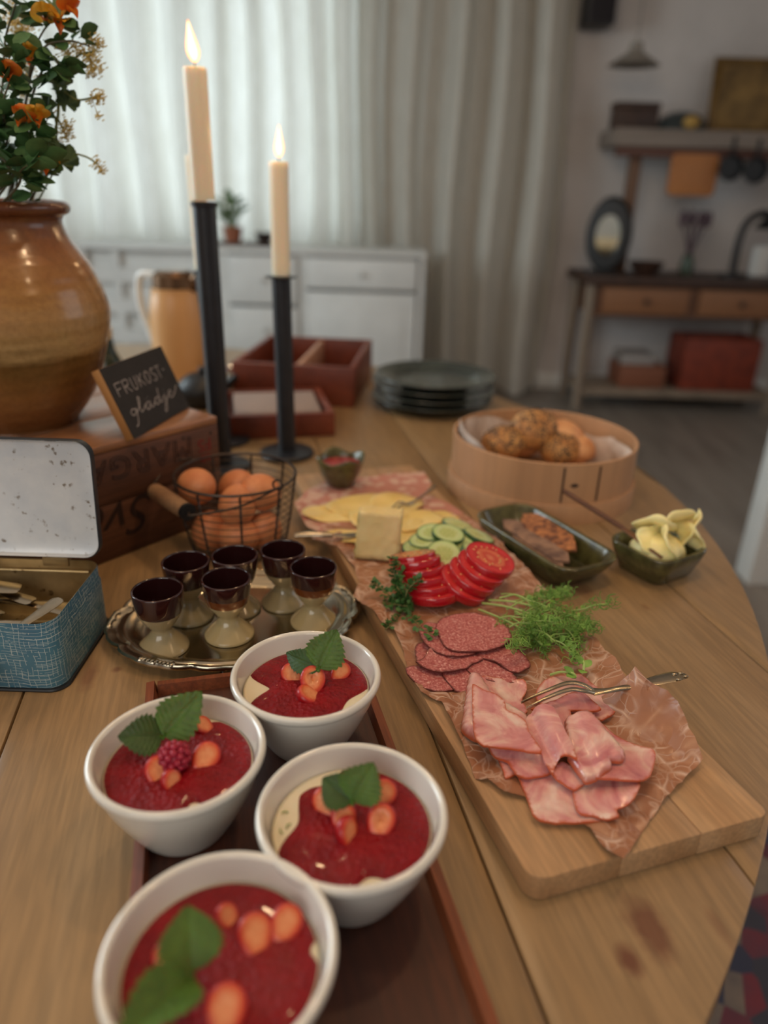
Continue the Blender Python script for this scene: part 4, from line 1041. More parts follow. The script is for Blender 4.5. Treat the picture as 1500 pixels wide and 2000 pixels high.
def dessert(c, lab_bowl, lab_des, outline, rsurf, zsurf, rot=0.0):
    """outline(angle) -> sauce radius as a share of the surface radius"""
    o = bpy.data.objects.new('dessert_bowl', bowl_me); COL.objects.link(o); o.location = c
    tag(o, lab_bowl, 'bowl', 'white dessert bowls on the tray')
    y = thing('yogurt_dessert', lab_des, 'dessert', (c[0], c[1], c[2]), 0, 'yogurt desserts in the white bowls')
    prof = [(r * 0.985, z) for r, z in ((0, 0.0086), (0.02, 0.0098), (0.0335, 0.0188), (0.0425, 0.0338), (0.0495, 0.0515))]
    rs = rsurf
    b = B().lathe([(0, 0.012), (0.03, 0.0185), (rs * 0.9, zsurf - 0.006), (rs, zsurf), (rs - 0.002, zsurf + 0.0004), (rs * 0.6, zsurf), (0, zsurf - 0.0003)], 48)
    yo = obj('yogurt', b, yog, y, sharp=180)
    # sauce: a blob with thickness and rounded rim
    vs, fs = [], []; seg, ringsn = 96, 14
    for i in range(ringsn + 1):
        for k in range(seg if i else 1):
            a = 2 * pi * k / seg; R = 0.0501 * min(outline(a) + 0.03, 1.0); t = i / ringsn
            r = R * t; hgt = 0.0032 * (1 - t ** 8) ** 0.5 if t < 1 else -0.0015
            hgt += 0.0005 * mnoise.noise(Vector((r * math.cos(a) * 55 + c[0] * 90, r * math.sin(a) * 55, c[1] * 70))) * (1 - t ** 4)
            vs.append((r * math.cos(a), r * math.sin(a), zsurf + hgt))
    for i in range(ringsn):
        for k in range(seg):
            k2 = (k + 1) % seg
            if i == 0: fs.append((0, 1 + k, 1 + k2))
            else: fs.append((1 + (i - 1) * seg + k, 1 + i * seg + k, 1 + i * seg + k2, 1 + (i - 1) * seg + k2))
    obj('berry_sauce', B().add(vs, fs), sauce_m, y, sharp=180)
    return y, zsurf
def bite(*cuts):
    """outline with rounded notches: (angle deg, half width deg, depth)"""
    def f(a):
        r = 1.0
        for c0, w, d_ in cuts:
            x = (math.degrees(a) - c0 + 180) % 360 - 180
            if abs(x) < w: r -= d_ * (0.5 + 0.5 * math.cos(pi * x / w)) ** 0.7
        return r + 0.015 * math.sin(5 * a) + 0.01 * math.sin(9 * a + 1)
    return f
bz_ = TZ + 0.0073
ZS, RS = 0.0515, 0.0495
BW = {}
for nm, px, py in (('left', 347, 1463), ('back', 598, 1313), ('right', 688, 1580), ('front', 430, 1852)):
    p = T(px, py, 0.0073 + 0.066); BW[nm] = Vector((p.x, p.y, bz_))
specs = {'left': (bite((105, 40, 0.38), (-62, 16, 0.28), (150, 20, .06)), 'white bowl at the left end of the tray, next to the tin', 'yogurt with red sauce in the left bowl, cream showing under the leaf'),
         'back': (bite((188, 26, 0.42), (-30, 36, 0.26)), 'white bowl touching the silver salver, farthest back on the tray', 'yogurt with glossy red sauce in the bowl nearest the salver'),
         'right': (bite((172, 40, 0.34), (122, 26, 0.22), (-72, 20, 0.24)), 'white bowl at the right side of the tray, near the ham board', 'yogurt with red sauce and creamy left edge in the bowl near the board'),
         'front': (bite((12, 9, 0.12)), 'largest looking white bowl at the bottom edge of the picture', 'yogurt with red sauce in the nearest bowl at the bottom edge')}
for nm in specs: dessert(BW[nm], specs[nm][1], specs[nm][2], specs[nm][0], RS, ZS)
# fruit
sbk = NT('strawberry'); v = sbk.coords()
at = sbk.new('ShaderNodeAttribute'); at.attribute_name = 'rim'
nf_ = sbk.math('ADD', at.outputs['Fac'], sbk.math('MULTIPLY_ADD', sbk.noise(v, 260, 3), 0.3, -0.15))
sbk.set(Base_Color=sbk.ramp(nf_, [(0.0, (226, 146, 98)), (0.18, (212, 102, 60)), (0.45, (196, 58, 36)), (0.82, (178, 18, 24)), (1.0, (160, 10, 20))]), Roughness=0.36, Coat_Weight=0.12, Subsurface_Weight=0.05, Subsurface_Scale=0.002)
sbk.bump(sbk.voro(v, 420), 0.25, 0.0008); straw = sbk.m
def strawberry(lab, loc, rot, w=0.012, l=0.015, h=0.007, hollow=False, group=None):
    """half berry: domed red skin below, orange cut face above"""
    vs, at_, fs = [], [], []; seg, rn = 26, 6
    def R(a): return 0.92 - 0.10 * math.sin(a) + 0.30 * max(0.0, -math.sin(a)) ** 5 + 0.05 * math.cos(2 * a)
    n0 = 0; rows = []
    prof = [(0, 0.0), (0.3, 0.0), (0.6, 0.0004), (0.86, 0.0002), (0.97, -0.0012), (1.0, -0.003), (0.9, -h * 0.65), (0.6, -h * 0.95), (0, -h)]
    if hollow: prof = [(0, -0.003), (0.16, -0.0026), (0.24, 0.0), (0.6, 0.0005), (0.86, 0.0002), (0.97, -0.0012), (1.0, -0.003), (0.9, -h * 0.65), (0.6, -h * 0.95), (0, -h)]
    for r, z in prof:
        if r == 0: rows.append([len(vs)]); vs.append((0, 0, z)); at_.append(0 if z > -h * .9 else 1)
        else:
            row = []
            for k in range(seg):
                a = 2 * pi * k / seg; row.append(len(vs)); vs.append((r * w * R(a) * math.cos(a), r * l * R(a) * math.sin(a), z)); at_.append(1.0 if z < -0.001 and r > .5 else 0.92 * r ** 4)
            rows.append(row)
    for p_, q_ in zip(rows, rows[1:]):
        for k in range(seg):
            j = (k + 1) % seg
            if len(p_) == 1: fs.append((p_[0], q_[k], q_[j]))
            elif len(q_) == 1: fs.append((p_[k], q_[0], p_[j]))
            else: fs.append((p_[k], q_[k], q_[j], p_[j]))
    b = B(); b.add(vs, fs, at_)
    o = obj('strawberry_half', b, straw, None, loc, rot, sharp=180); return tag(o, lab, 'strawberry', group or 'cut strawberries on the desserts')
def on(nm, px, py, dz=0.0):
    p = T(px, py, 0.0073 + ZS + 0.004 + dz); return p
pieces = [
 ('left', 310, 1500, 0.003, (0.55, 0.1, 0.4), 1.0, 0, 'strawberry half left of the raspberry in the left bowl'),
 ('left', 405, 1473, 0.003, (0.35, 0.25, -0.2), 1.05, 0, 'strawberry half right of the raspberry in the left bowl'),
 ('left', 338, 1522, 0.001, (0.9, 0.2, 0.9), 0.8, 0, 'thin strawberry slice below the raspberry in the left bowl'),
 ('left', 395, 1412, 0.002, (0.3, 0.0, 1.2), 0.8, 0, 'strawberry piece peeping out behind the leaf in the left bowl'),
 ('back', 612, 1322, 0.006, (0.45, 0.1, 0.1), 1.12, 1, 'strawberry half with a hollow core, topmost in the bowl nearest the salver'),
 ('back', 568, 1313, 0.002, (0.3, -0.35, 0.7), 0.95, 0, 'strawberry half left of the hollow one, nearest the salver'),
 ('back', 604, 1352, 0.001, (0.25, 0.0, 1.5), 1.05, 0, 'strawberry half below the hollow one, sunk in the sauce'),
 ('back', 668, 1308, 0.002, (0.25, 0.3, -0.4), 0.85, 0, 'strawberry piece right of the hollow one, under the leaf'),
 ('right', 632, 1562, 0.003, (0.3, -0.4, 0.3), 0.95, 0, 'strawberry half left under the leaves in the right bowl'),
 ('right', 672, 1592, 0.003, (0.6, 0.0, 0.2), 0.9, 0, 'strawberry piece in the middle below the leaves in the right bowl'),
 ('right', 684, 1620, 0.003, (0.9, 0.3, 0.9), 0.9, 0, 'strawberry wedge nearest the viewer in the right bowl'),
 ('right', 746, 1597, 0.004, (0.5, 0.1, -0.2), 1.0, 1, 'strawberry half with a small core hole, right in the right bowl'),
 ('right', 752, 1546, 0.003, (0.3, 0.3, -0.4), 0.95, 0, 'strawberry piece at the right behind the leaf in the right bowl'),
 ('front', 500, 1816, 0.003, (0.25, 0.1, 0.3), 1.05, 0, 'strawberry half in the middle, right of the leaf in the nearest bowl'),
 ('front', 562, 1796, 0.003, (0.25, 0.2, -0.3), 0.95, 0, 'strawberry half farthest right in the nearest bowl'),
 ('front', 442, 1962, 0.004, (0.3, 0.0, 0.0), 1.1, 0, 'strawberry half below the leaf in the nearest bowl'),
 ('front', 445, 1785, 0.001, (0.4, 0.1, 0.8), 0.7, 0, 'small strawberry piece at the back, beside the leaf tip in the nearest bowl'),
 ('front', 325, 1868, 0.001, (0.4, -0.2, 0.8), 0.8, 0, 'strawberry piece left of the leaf, half sunk in the nearest bowl')]
for nm, px, py, dz, r_, s_, hol, lab in pieces:
    strawberry(lab, on(nm, px, py, dz + 0.001), (r_[0] + 0.25, r_[1] * 1.4, r_[2]), 0.0095 * s_, 0.0115 * s_, 0.009 * s_, bool(hol))
rm = simple('raspberry_m', (158, 24, 52), 0.45, sss=0.2, sssr=0.003)
b = B(); rngr = random.Random(3)
for i in range(46):
    z = 1 - 2 * (i + .5) / 46; a = i * 2.39996
    r = math.sqrt(1 - z * z); b.ball((r * math.cos(a) * 0.0088, r * math.sin(a) * 0.0088, z * 0.0100), 0.0026, nu=8, nv=6)
b.ball((0, 0, 0), 0.0085, 0.0085, 0.0095)
o = obj('raspberry', b, rm, None, on('left', 341, 1478, 0.007), (0.9, 0.2, 0.4), sharp=180); tag(o, 'dark pink raspberry in the middle of the left bowl', 'raspberry')
# lemon balm leaves
lk = NT('lemon_balm'); v = lk.coords()
lk.set(Base_Color=lk.ramp(lk.noise(v, 90, 3), [(0.3, (56, 90, 24)), (0.7, (78, 118, 34))]), Roughness=0.55, Subsurface_Weight=0.15, Subsurface_Scale=0.003)
wv = lk.new('ShaderNodeTexVoronoi'); wv.inputs['Scale'].default_value = 330; wv.feature = 'DISTANCE_TO_EDGE'; lk.link(v, wv.inputs['Vector']); lk.bump(wv.outputs['Distance'], 0.45, 0.0006)
balm = lk.m; balm2 = balm.copy(); balm2.name = 'lemon_balm_shaded'  # darker copy puts shade into the second leaf's colour
for n_ in balm2.node_tree.nodes:
    if n_.type == 'VALTORGB': n_.color_ramp.elements[0].color = L4((36, 66, 22)); n_.color_ramp.elements[1].color = L4((52, 88, 30))
def leaf_b(Ln, Wd, serr=9, sd=0.085, fold=0.25, curl=0.3, twist=0.0, nw=8, nl=44):
    vs, fs, idx = [], [], {}
    for i in range(nl + 1):
        t = i / nl
        env = (math.sin(pi * min(t ** 0.62, 1.0))) ** 0.85 if 0 < t < 1 else 0.0
        st = 1 - sd * 2.2 * ((t * serr) % 1.0) if 0.06 < t < 0.97 else 1
        w = Wd * env * st + 0.0003
        for side in range(-nw, nw + 1):
            u = side / nw; x = u * w
            vein = 0.0006 * math.sin((t * serr - abs(u) * 1.6) * 2 * pi) * abs(u)
            z = fold * abs(x) - curl * Ln * (t - 0.35) ** 2 + vein + 0.0010 * (abs(u) < 0.01) * -1
            y = t * Ln - 0.0 + 0.12 * Wd * abs(u) * env
            p = Vector((x, y, z)); 
            if twist: p = Matrix.Rotation(twist * t, 3, 'Y') @ p
            vs.append(p)
    m = 2 * nw + 1
    for i in range(nl):
        for k in range(m - 1):
            fs.append((i * m + k, i * m + k + 1, (i + 1) * m + k + 1, (i + 1) * m + k))
    n = len(vs); vs += [p - Vector((0, 0, 0.00035)) for p in vs]; fs += [tuple(j + n for j in f[::-1]) for f in fs]
    return B().add(vs, fs)
def balm_sprig(lab, root, leaves):
    o = thing('lemon_balm', lab, 'leaf', root, 0, 'lemon balm on the desserts')
    b = B()
    for li_, (tip, Wd, fold, curl, twist) in enumerate(leaves):
        d_ = tip - root; Ln = d_.length
        tc_ = (Vector((0, 0, CAM_H)) - root).normalized() * 0.65 + Vector((0, 0, 0.35)); yv = d_.normalized(); zv = (tc_ - yv * tc_.dot(yv)).normalized(); xv = yv.cross(zv)
        q = Matrix(((xv.x, yv.x, zv.x), (xv.y, yv.y, zv.y), (xv.z, yv.z, zv.z))).to_quaternion()
        Wd *= 1.15
        lf = obj('leaf', leaf_b(Ln, Wd, fold=fold, curl=curl, twist=twist), balm2 if li_ and 'front leaf' not in lab else balm, o, sharp=180); lf.rotation_euler = q.to_euler()
        b.tube([(0, 0, -0.003), d_ * 0.06], 0.0009, 6)
    b.ball((0, 0, -0.002), 0.0014); obj('stem', b, balm, o); return o
def tip_at(px, py, z): return T(px, py, 0.0073 + z)
r_ = on('left', 318, 1437, 0.010)
balm_sprig('two leaf lemon balm sprig on the left bowl, right leaf rising to the rim', r_, [(tip_at(392, 1352, 0.094), 0.0150, 0.15, 0.15, 0.25), (tip_at(232, 1437, 0.074), 0.0130, 0.2, 0.35, -0.2)])
r_ = on('back', 622, 1306, 0.012)
balm_sprig('lemon balm sprig on the bowl nearest the salver, one leaf standing upright', r_, [(tip_at(657, 1230, 0.096), 0.0150, 0.12, 0.12, 0.1), (tip_at(553, 1275, 0.068), 0.0095, 0.25, 0.3, -0.6)])
r_ = on('right', 688, 1566, 0.010)
balm_sprig('small lemon balm sprig on the right bowl, two dark rounded leaves', r_, [(tip_at(728, 1492, 0.088), 0.0135, 0.15, 0.25, 0.2), (tip_at(628, 1520, 0.073), 0.0115, 0.3, 0.3, -0.4)])
r_ = on('front', 375, 1900, 0.012)
balm_sprig('large lemon balm sprig on the nearest bowl, front leaf bright green', r_, [(tip_at(366, 1768, 0.086), 0.0145, 0.15, 0.2, 0.1), (tip_at(228, 2035, 0.098), 0.0125, 0.3, 0.25, 0.3)])
# lime zest flecks on the cream of the right bowl
for i, (px, py) in enumerate(((550, 1588), (560, 1618), (552, 1628), (505, 1290), (420, 1560))):
    o = obj('lime_zest', B().tube(smooth_path([(0, 0, 0), (0.002, 0.001, 0.0006), (0.004, 0.0, 0.0002)], 3), 0.00045, 5), lime, None, T(px, py, 0.0073 + ZS + 0.0011), (0, 0, i))
    tag(o, ('upper shred of green lime zest on the cream of the right bowl', 'middle shred of green lime zest on the cream of the right bowl', 'lowest shred of green lime zest on the cream of the right bowl', 'shred of lime zest on the cream nearest the salver', 'shred of lime zest on the cream at the near rim of the left bowl')[i], 'zest', 'lime zest shreds')

# ------------------------------------------------------------------ chopping board
B0, B1 = Vector((0.101, 0.329, TZ)), Vector((0.277, 0.392, TZ))
bd = Vector((-0.324, 0.946, 0)).normalized(); bw = Vector((bd.y, -bd.x, 0))
bang = math.atan2(bw.y, bw.x); BWID, BLEN, BTH = 0.192, 0.745, 0.021
brd = thing('chopping_board', 'long thick pale wooden chopping board holding cold cuts and vegetables', 'board', B0, bang)
bk_ = wood('board_wood', (176, 132, 90), (194, 152, 108), (206, 168, 126), 20, 1, 0.5, 0.08, rand=0.05, fine=0.9, gr=0.3)
ws = [0.0, 0.068, 0.132, BWID]
for i in range(3):
    x0, x1 = ws[i] + (0.0001 if i else 0), ws[i + 1] - (0.0001 if i < 2 else 0)
    out = []
    if i == 0: out = [(x0 + 0.012 * (1 - math.cos(a)), 0.012 * (1 - math.sin(a))) for a in [pi / 2 * k / 6 for k in range(7)]]
    else: out = [(x0, 0)]
    if i == 2: out += [(x1 - 0.008 * (1 - math.sin(a)), 0.008 * (1 - math.cos(a))) for a in [pi / 2 * k / 6 for k in range(7)]]
    else: out += [(x1, 0)]
    out += [(x1, BLEN), (x0, BLEN)]
    outl = sorted(set(out), key=out.index)
    if i == 0: outl = [(x0, BLEN)] + [(x0, 0.012)] + [(x0 + 0.012 * (1 - math.cos(a)), 0.012 * (1 - math.sin(a))) for a in [pi / 2 * k / 6 for k in range(1, 6)]] + [(x0 + 0.012, 0), (x1, 0), (x1, BLEN)]
    obj('stave', B().prism(outl, 0.0002, BTH, 0.0016, 2), bk_.m, brd, sharp=30)
BT = BTH
def TB(px, py, dz=0.0): return T(px, py, BT + dz)

# crinkled paper
pkk = NT('baking_paper'); v = pkk.coords()
cr1 = pkk.voro(v, 34, 'DISTANCE_TO_EDGE'); 
nzv = pkk.new('ShaderNodeVectorMath'); nzv.operation = 'ADD'
nn = pkk.new('ShaderNodeTexNoise'); nn.inputs['Scale'].default_value = 22; pkk.link(v, nn.inputs['Vector'])
sc2 = pkk.new('ShaderNodeVectorMath'); sc2.operation = 'SCALE'; sc2.inputs['Scale'].default_value = 0.05; pkk.link(nn.outputs['Color'], sc2.inputs[0])
pkk.link(v, nzv.inputs[0]); pkk.link(sc2.outputs[0], nzv.inputs[1])
e1 = pkk.voro(nzv.outputs[0], 30, 'DISTANCE_TO_EDGE'); e2 = pkk.voro(nzv.outputs[0], 74, 'DISTANCE_TO_EDGE')
line = pkk.math('MAXIMUM', pkk.math('SUBTRACT', 1.0, pkk.math('MULTIPLY', e1, 16.0)), pkk.math('MULTIPLY', pkk.math('SUBTRACT', 1.0, pkk.math('MULTIPLY', e2, 16.0)), 0.75))
line = pkk.math('MULTIPLY', pkk.math('MAXIMUM', line, 0.0), pkk.ramp(pkk.noise(v, 26, 2), [(0.38, (0, 0, 0)), (0.54, (1, 1, 1))]))
pc_ = pkk.ramp(pkk.noise(v, 12, 3), [(0.3, (154, 102, 72)), (0.7, (174, 122, 92))])
pkk.set(Base_Color=pkk.mix(pkk.math('MULTIPLY', line, 0.55), pc_, (234, 208, 190)), Roughness=0.33, Specular_IOR_Level=0.6)  # pale highlights along the creases are mixed into the paper colour
pkk.bump(pkk.math('MULTIPLY', line, 1.0), 0.5, 0.0008)
paper_m = pkk.m
FOODS = [(TB(1085, 1470), 0.062), (TB(925, 1270), 0.050), (TB(1085, 1370), 0.045), (TB(870, 1150), 0.05), (TB(1060, 1220), 0.045), (TB(745, 1075), 0.035), (TB(880, 1060), 0.04)]
def crumple(p, amp):
    k_ = 1.0
    for c_, r_ in FOODS: k_ = min(k_, max(0.12, (math.hypot(p.x - c_.x, p.y - c_.y) / r_ - 0.75) / 0.45))
    amp *= k_
    q = Vector((p.x * 26, p.y * 26, 3.7))
    d_ = mnoise.voronoi(q)[0]; d2 = mnoise.voronoi(q * 2.3)[0]
    return amp * (0.9 * (d_[1] - d_[0]) + 0.45 * (d2[1] - d2[0]) + 0.5 * mnoise.noise(q * 0.6))
def paper(name, lab, outline_px, step, amp, lift, z0, mat, jag=0.0012):
    pts = [TB(q[0], q[1], (q[2] if len(q) > 2 else 0.0)) for q in outline_px]
    poly = []; pz = []
    for a, c_ in zip(pts, pts[1:] + pts[:1]):
        n = max(1, int((c_ - a).length / step))
        for k in range(n):
            q = a.lerp(c_, k / n)
            q = q + Vector((mnoise.noise(q * 260), mnoise.noise(q * 260 + Vector((9, 1, 4))), 0)) * jag * (1 if k else 0.3)
            poly.append((q.x, q.y)); pz.append(q.z - TZ - BT)
    def inside(x, y):
        c_ = False; j = len(poly) - 1
        for i in range(len(poly)):
            xi, yi = poly[i]; xj, yj = poly[j]
            if (yi > y) != (yj > y) and x < (xj - xi) * (y - yi) / (yj - yi) + xi: c_ = not c_
            j = i
        return c_
    xs = [p[0] for p in poly]; ys = [p[1] for p in poly]
    g = []
    y = min(ys); r = 0
    while y < max(ys):
        x = min(xs) + (step / 2 if r % 2 else 0)
        while x < max(xs):
            xx, yy = x + random.uniform(-.2, .2) * step, y + random.uniform(-.2, .2) * step
            if inside(xx, yy): g.append((xx, yy))
            x += step
        y += step * 0.87; r += 1
    co = [Vector(p) for p in poly] + [Vector(p) for p in g]
    n = len(poly); edges = [(i, (i + 1) % n) for i in range(n)]
    V, E_, F_, *_ = delaunay_2d_cdt(co, edges, [], 1, 1e-6)
    vs = []
    for p in V:
        ds = [math.hypot(q[0] - p.x, q[1] - p.y) for q in poly]; kk = ds.index(min(ds)); dz_ = pz[kk] * max(0.0, 1 - ds[kk] / 0.034) ** 1.4
        z = max(z0 + crumple(p, amp) + lift(p) + dz_, z0)
        vs.append((p.x, p.y, TZ + BT + z))
    c0 = Vector((sum(xs) / len(xs), sum(ys) / len(ys), TZ + BT))
    vs = [tuple(Vector(v_) - c0) for v_ in vs]
    m = len(vs); fs = [tuple(f) for f in F_]
    b = B(); b.add(vs, fs); b.add([(x, y, z - 0.00025) for x, y, z in vs], [f[::-1] for f in fs])
    o = obj(name, b, mat, None, c0, sharp=24); return tag(o, lab, 'paper')
flapA, flapB = TB(1240, 1330), TB(1345, 1480)
def lift_main(p): return 0.0
outline_main = [(1216, 1688, .004), (1172, 1655), (1152, 1625), (1118, 1608), (1065, 1598), (1035, 1560, .003), (985, 1545, .005), (952, 1520, .005), (928, 1522), (905, 1455, .003), (882, 1410, .003), (862, 1375, .002), (822, 1352, .003), (800, 1325), (786, 1270), (770, 1232, .003), (745, 1215, .004), (728, 1192, .004), (708, 1180, .003), (690, 1165), (702, 1138), (690, 1108), (655, 1068), (608, 1052), (640, 1030), (800, 1010), (905, 1010), (968, 1052), (1042, 1128), (1100, 1190), (1172, 1262, .006), (1206, 1300, .010), (1226, 1332, .016), (1239, 1307, .034), (1262, 1330, .032), (1302, 1352, .028), (1322, 1378, .024), (1340, 1412, .018), (1371, 1488, .006), (1300, 1560, .003), (1255, 1625)]
mp_ = paper('baking_paper', 'crinkled brown baking paper under the ham, salami and vegetables', outline_main, 0.0050, 0.0075, lift_main, 0.0004, paper_m)
pk2 = NT('printed_paper'); v = pk2.coords()
pk2.set(Base_Color=pk2.ramp(pk2.voro(v, 60), [(0.35, (206, 168, 148)), (0.55, (186, 124, 106))]), Roughness=0.5)
back_out = [(575, 985), (600, 958), (640, 938), (700, 935), (770, 925), (828, 922), (842, 945), (830, 965), (880, 985), (985, 1062), (975, 1078), (905, 1030), (800, 1030), (700, 1045), (640, 1045), (600, 1030)]
paper('printed_paper', 'pinkish printed paper under the cheese slices at the far end of the board', back_out, 0.008, 0.0022, lambda p: 0.0, 0.0003, pk2.m)

# ------------------------------------------------------------------ ham
hk = NT('cooked_ham'); v = hk.coords()
at = hk.new('ShaderNodeAttribute'); at.attribute_name = 'rim'
oi = hk.new('ShaderNodeObjectInfo')
pos = hk.new('ShaderNodeVectorMath'); pos.operation = 'ADD'; hk.link(v, pos.inputs[0])
cmb = hk.new('ShaderNodeCombineXYZ'); hk.link(oi.outputs['Random'], cmb.inputs[0]); hk.link(cmb.outputs[0], pos.inputs[1])
n1 = hk.noise(pos.outputs[0], 26, 4, 1.2); n2 = hk.noise(pos.outputs[0], 90, 3)
c1 = hk.ramp(n1, [(0.34, (188, 104, 112)), (0.46, (214, 142, 140)), (0.56, (230, 180, 168)), (0.66, (242, 214, 200))])
c1 = hk.mix(0.22, c1, hk.ramp(n2, [(0.3, (206, 134, 134)), (0.7, (232, 184, 174))]))
hk.set(Base_Color=hk.mix(at.outputs['Fac'], c1, (190, 92, 56)), Roughness=0.26, Coat_Weight=0.35, Coat_Roughness=0.15, Subsurface_Weight=0.25, Subsurface_Scale=0.004)
hk.bump(hk.noise(v, 150, 3), 0.15, 0.0008); ham_m = hk.m
def oval(a, b_, rough=0.06, seed=0, sq=2.3):
    rg = random.Random(seed); ph = [rg.uniform(0, 6) for _ in range(3)]
    def f(t):
        r = (abs(math.cos(t) / a) ** sq + abs(math.sin(t) / b_) ** sq) ** (-1 / sq)
        return r * (1 + rough * math.sin(2 * t + ph[0]) * 0.5 + rough * math.sin(3 * t + ph[1]) + rough * 0.5 * math.sin(5 * t + ph[2]))
    return f
def place_sheet(name, lab, cat, group, mat, px, py, dz, rz, tilt, f, folds, th=0.0017, wav=0.004, wf=30, seed=0, rings=10, seg=52, fn=None):
    b = sheet(f, rings, seg, th, folds, wav, wf, seed, fn)
    o = obj(name, b, mat, None, TB(px, py, dz), (tilt[0], tilt[1], rz), sharp=180)
    return tag(o, lab, cat, group)
G = 'ham slices on the paper'
def HC(X, Y, z): return TB(870 + X / 3.3333, 1290 + Y / 3.3333, z)
def soft(amp, fr, seed, drop=0.0, w=0.006, extra=None):
    def f(p, d_):
        z = amp * mnoise.noise(Vector((p.x * fr, p.y * fr, seed * 2.7))) + amp * 0.5 * mnoise.noise(Vector((p.x * fr * 2.6, p.y * fr * 2.6, seed)))
        if drop and d_ < w: z -= drop * (1 - math.sqrt(max(0, 1 - (1 - d_ / w) ** 2)))
        if extra: z += extra(p)
        return z
    return f
def ham(lab, pts, z, zf, nofree=(), th=0.0017):
    P_ = [HC(q[0], q[1], (q[2] if len(q) > 2 else z)) for q in pts]
    b, c0 = polysheet(P_, 0.0026, zf, th, 0.0010, 0.0004, nofree)
    return tag(obj('ham_slice', b, ham_m, None, c0, sharp=60), lab, 'ham', G)
def tube_lift(A, C, rad_, hgt):
    A, C = Vector((A.x, A.y, 0)), Vector((C.x, C.y, 0)); ax = (C - A).normalized()
    def f(p):
        q = Vector((p.x, p.y, 0)) - A; s_ = (q - ax * q.dot(ax)).length / rad_
        return hgt * math.sqrt(max(0, 1 - s_ * s_)) if s_ < 1 else 0.0
    return f
def hump(c_, r_, h_):
    def f(p):
        q = math.hypot(p.x - c_.x, p.y - c_.y) / r_; return h_ * (1 - q * q) ** 2 if q < 1 else 0.0
    return f
ham('ham slice lying flat at the bottom of the pile, wide pale face nearest the viewer', [(470, 715), (700, 690), (900, 740), (1040, 900), (1130, 1015), (1000, 1052), (840, 1058), (720, 1056), (620, 1045), (568, 1000), (535, 900), (490, 790)], 0.0055, soft(0.0016, 60, 1))
ham('ham slice at the back right under the fork, tapering to the right', [(590, 200), (640, 130), (740, 96), (880, 92), (960, 150), (1040, 215), (1110, 255), (1132, 300), (1095, 350), (1020, 388), (900, 360), (700, 330), (600, 270)], 0.0060, soft(0.0014, 60, 2))
ham('ham slice at the back left, showing between the big fold and the paper', [(230, 110), (330, 112), (440, 126), (505, 138), (530, 168), (528, 205), (500, 250), (535, 330), (430, 380), (250, 280)], 0.0060, soft(0.0014, 70, 3, extra=hump(HC(520, 170, 0), .012, .003)))
ham('small tail of ham sticking out at the left, under the curved slice', [(345, 640), (410, 640), (480, 700), (455, 738), (390, 766), (372, 705)], 0.0050, soft(0.001, 90, 4))
ham('curved ham slice at the left below the big folded one, pale highlight on its bend', [(265, 556), (360, 560), (600, 560), (720, 640), (700, 728), (600, 756), (520, 766), (455, 735), (405, 655), (345, 642), (298, 606)], 0.0085, soft(0.0012, 60, 5, extra=tube_lift(HC(340, 600, 0), HC(640, 640, 0), .012, .004)))
ham('ham slice at the lower right, its right side curling up toward the square slice', [(830, 840), (900, 770), (1000, 740), (1180, 730), (1262, 775, 0.016), (1268, 810, 0.019), (1235, 880, 0.017), (1190, 935, 0.013), (1112, 975, 0.009), (1132, 1018), (1060, 1036), (960, 1010), (885, 1000), (850, 960), (836, 900)], 0.0090, soft(0.0010, 60, 6))
ham('ham slice reaching farthest right, square end with a white patch', [(1000, 400), (1100, 480), (1230, 542), (1345, 575), (1368, 612), (1356, 690), (1332, 752, 0.017), (1270, 778, 0.0195), (1100, 770, 0.0200), (960, 752, 0.019), (860, 700), (850, 500)], 0.0135, soft(0.0010, 60, 7))
ham('ham slice beneath the fork tines, orange rind edge toward the viewer', [(555, 312), (620, 288), (800, 225), (900, 214), (970, 268), (1015, 315), (940, 330), (815, 322), (860, 420), (850, 560), (780, 540), (700, 400), (640, 328)], 0.0125, soft(0.0012, 60, 8, extra=hump(HC(800, 290, 0), .018, .003)))
ham('under layer of the big fold at the left, rounded pale edge next to the salami', [(150, 72), (187, 52), (238, 72), (300, 168), (385, 238), (545, 330), (560, 430), (420, 500), (205, 470), (108, 402), (124, 270)], 0.0150, soft(0.0008, 60, 9, 0.008, 0.0085))
ham('upper flap of the big fold at the left, orange seam and a small dark hole', [(176, 150), (250, 190), (335, 222), (385, 268), (400, 322), (470, 350), (525, 400), (545, 460), (610, 560), (625, 602), (480, 578), (360, 572), (250, 552), (202, 512), (182, 450), (176, 300)], 0.0180, soft(0.0012, 60, 10, extra=lambda p: 0.0))
ham('inner ham sheet inside the open end of the centre roll', [(690, 720), (760, 655), (870, 720), (925, 775), (910, 800), (838, 842), (760, 795), (715, 760)], 0.0120, soft(0.0006, 60, 11))
ham('ham slice rolled into a tube in the centre, open end toward the viewer', [(520, 402), (540, 352), (600, 332), (668, 340), (712, 382), (765, 500), (805, 570), (832, 640), (850, 702), (795, 668), (745, 660), (712, 690), (700, 742), (650, 662), (608, 560), (532, 452)], 0.0150, soft(0.0005, 60, 12, extra=tube_lift(HC(600, 345, 0), HC(790, 720, 0), .0125, .0085)), nofree=(0, 1, 2, 3, 4, 5, 6, 13, 14, 15))
ham('ham slice folded double on top of the pile, right of the rolled one', [(782, 362), (802, 340), (860, 332), (930, 336), (1000, 390), (1060, 468), (1130, 540), (1172, 596), (1164, 640), (1130, 655), (1078, 650), (1086, 690), (1010, 740), (922, 766), (900, 746), (868, 700), (806, 610), (800, 560), (790, 520), (783, 430)], 0.0210, soft(0.0009, 60, 13, 0.005, 0.006, extra=tube_lift(HC(870, 350, 0), HC(1000, 640, 0), .016, .004)), nofree=(2, 3, 4))

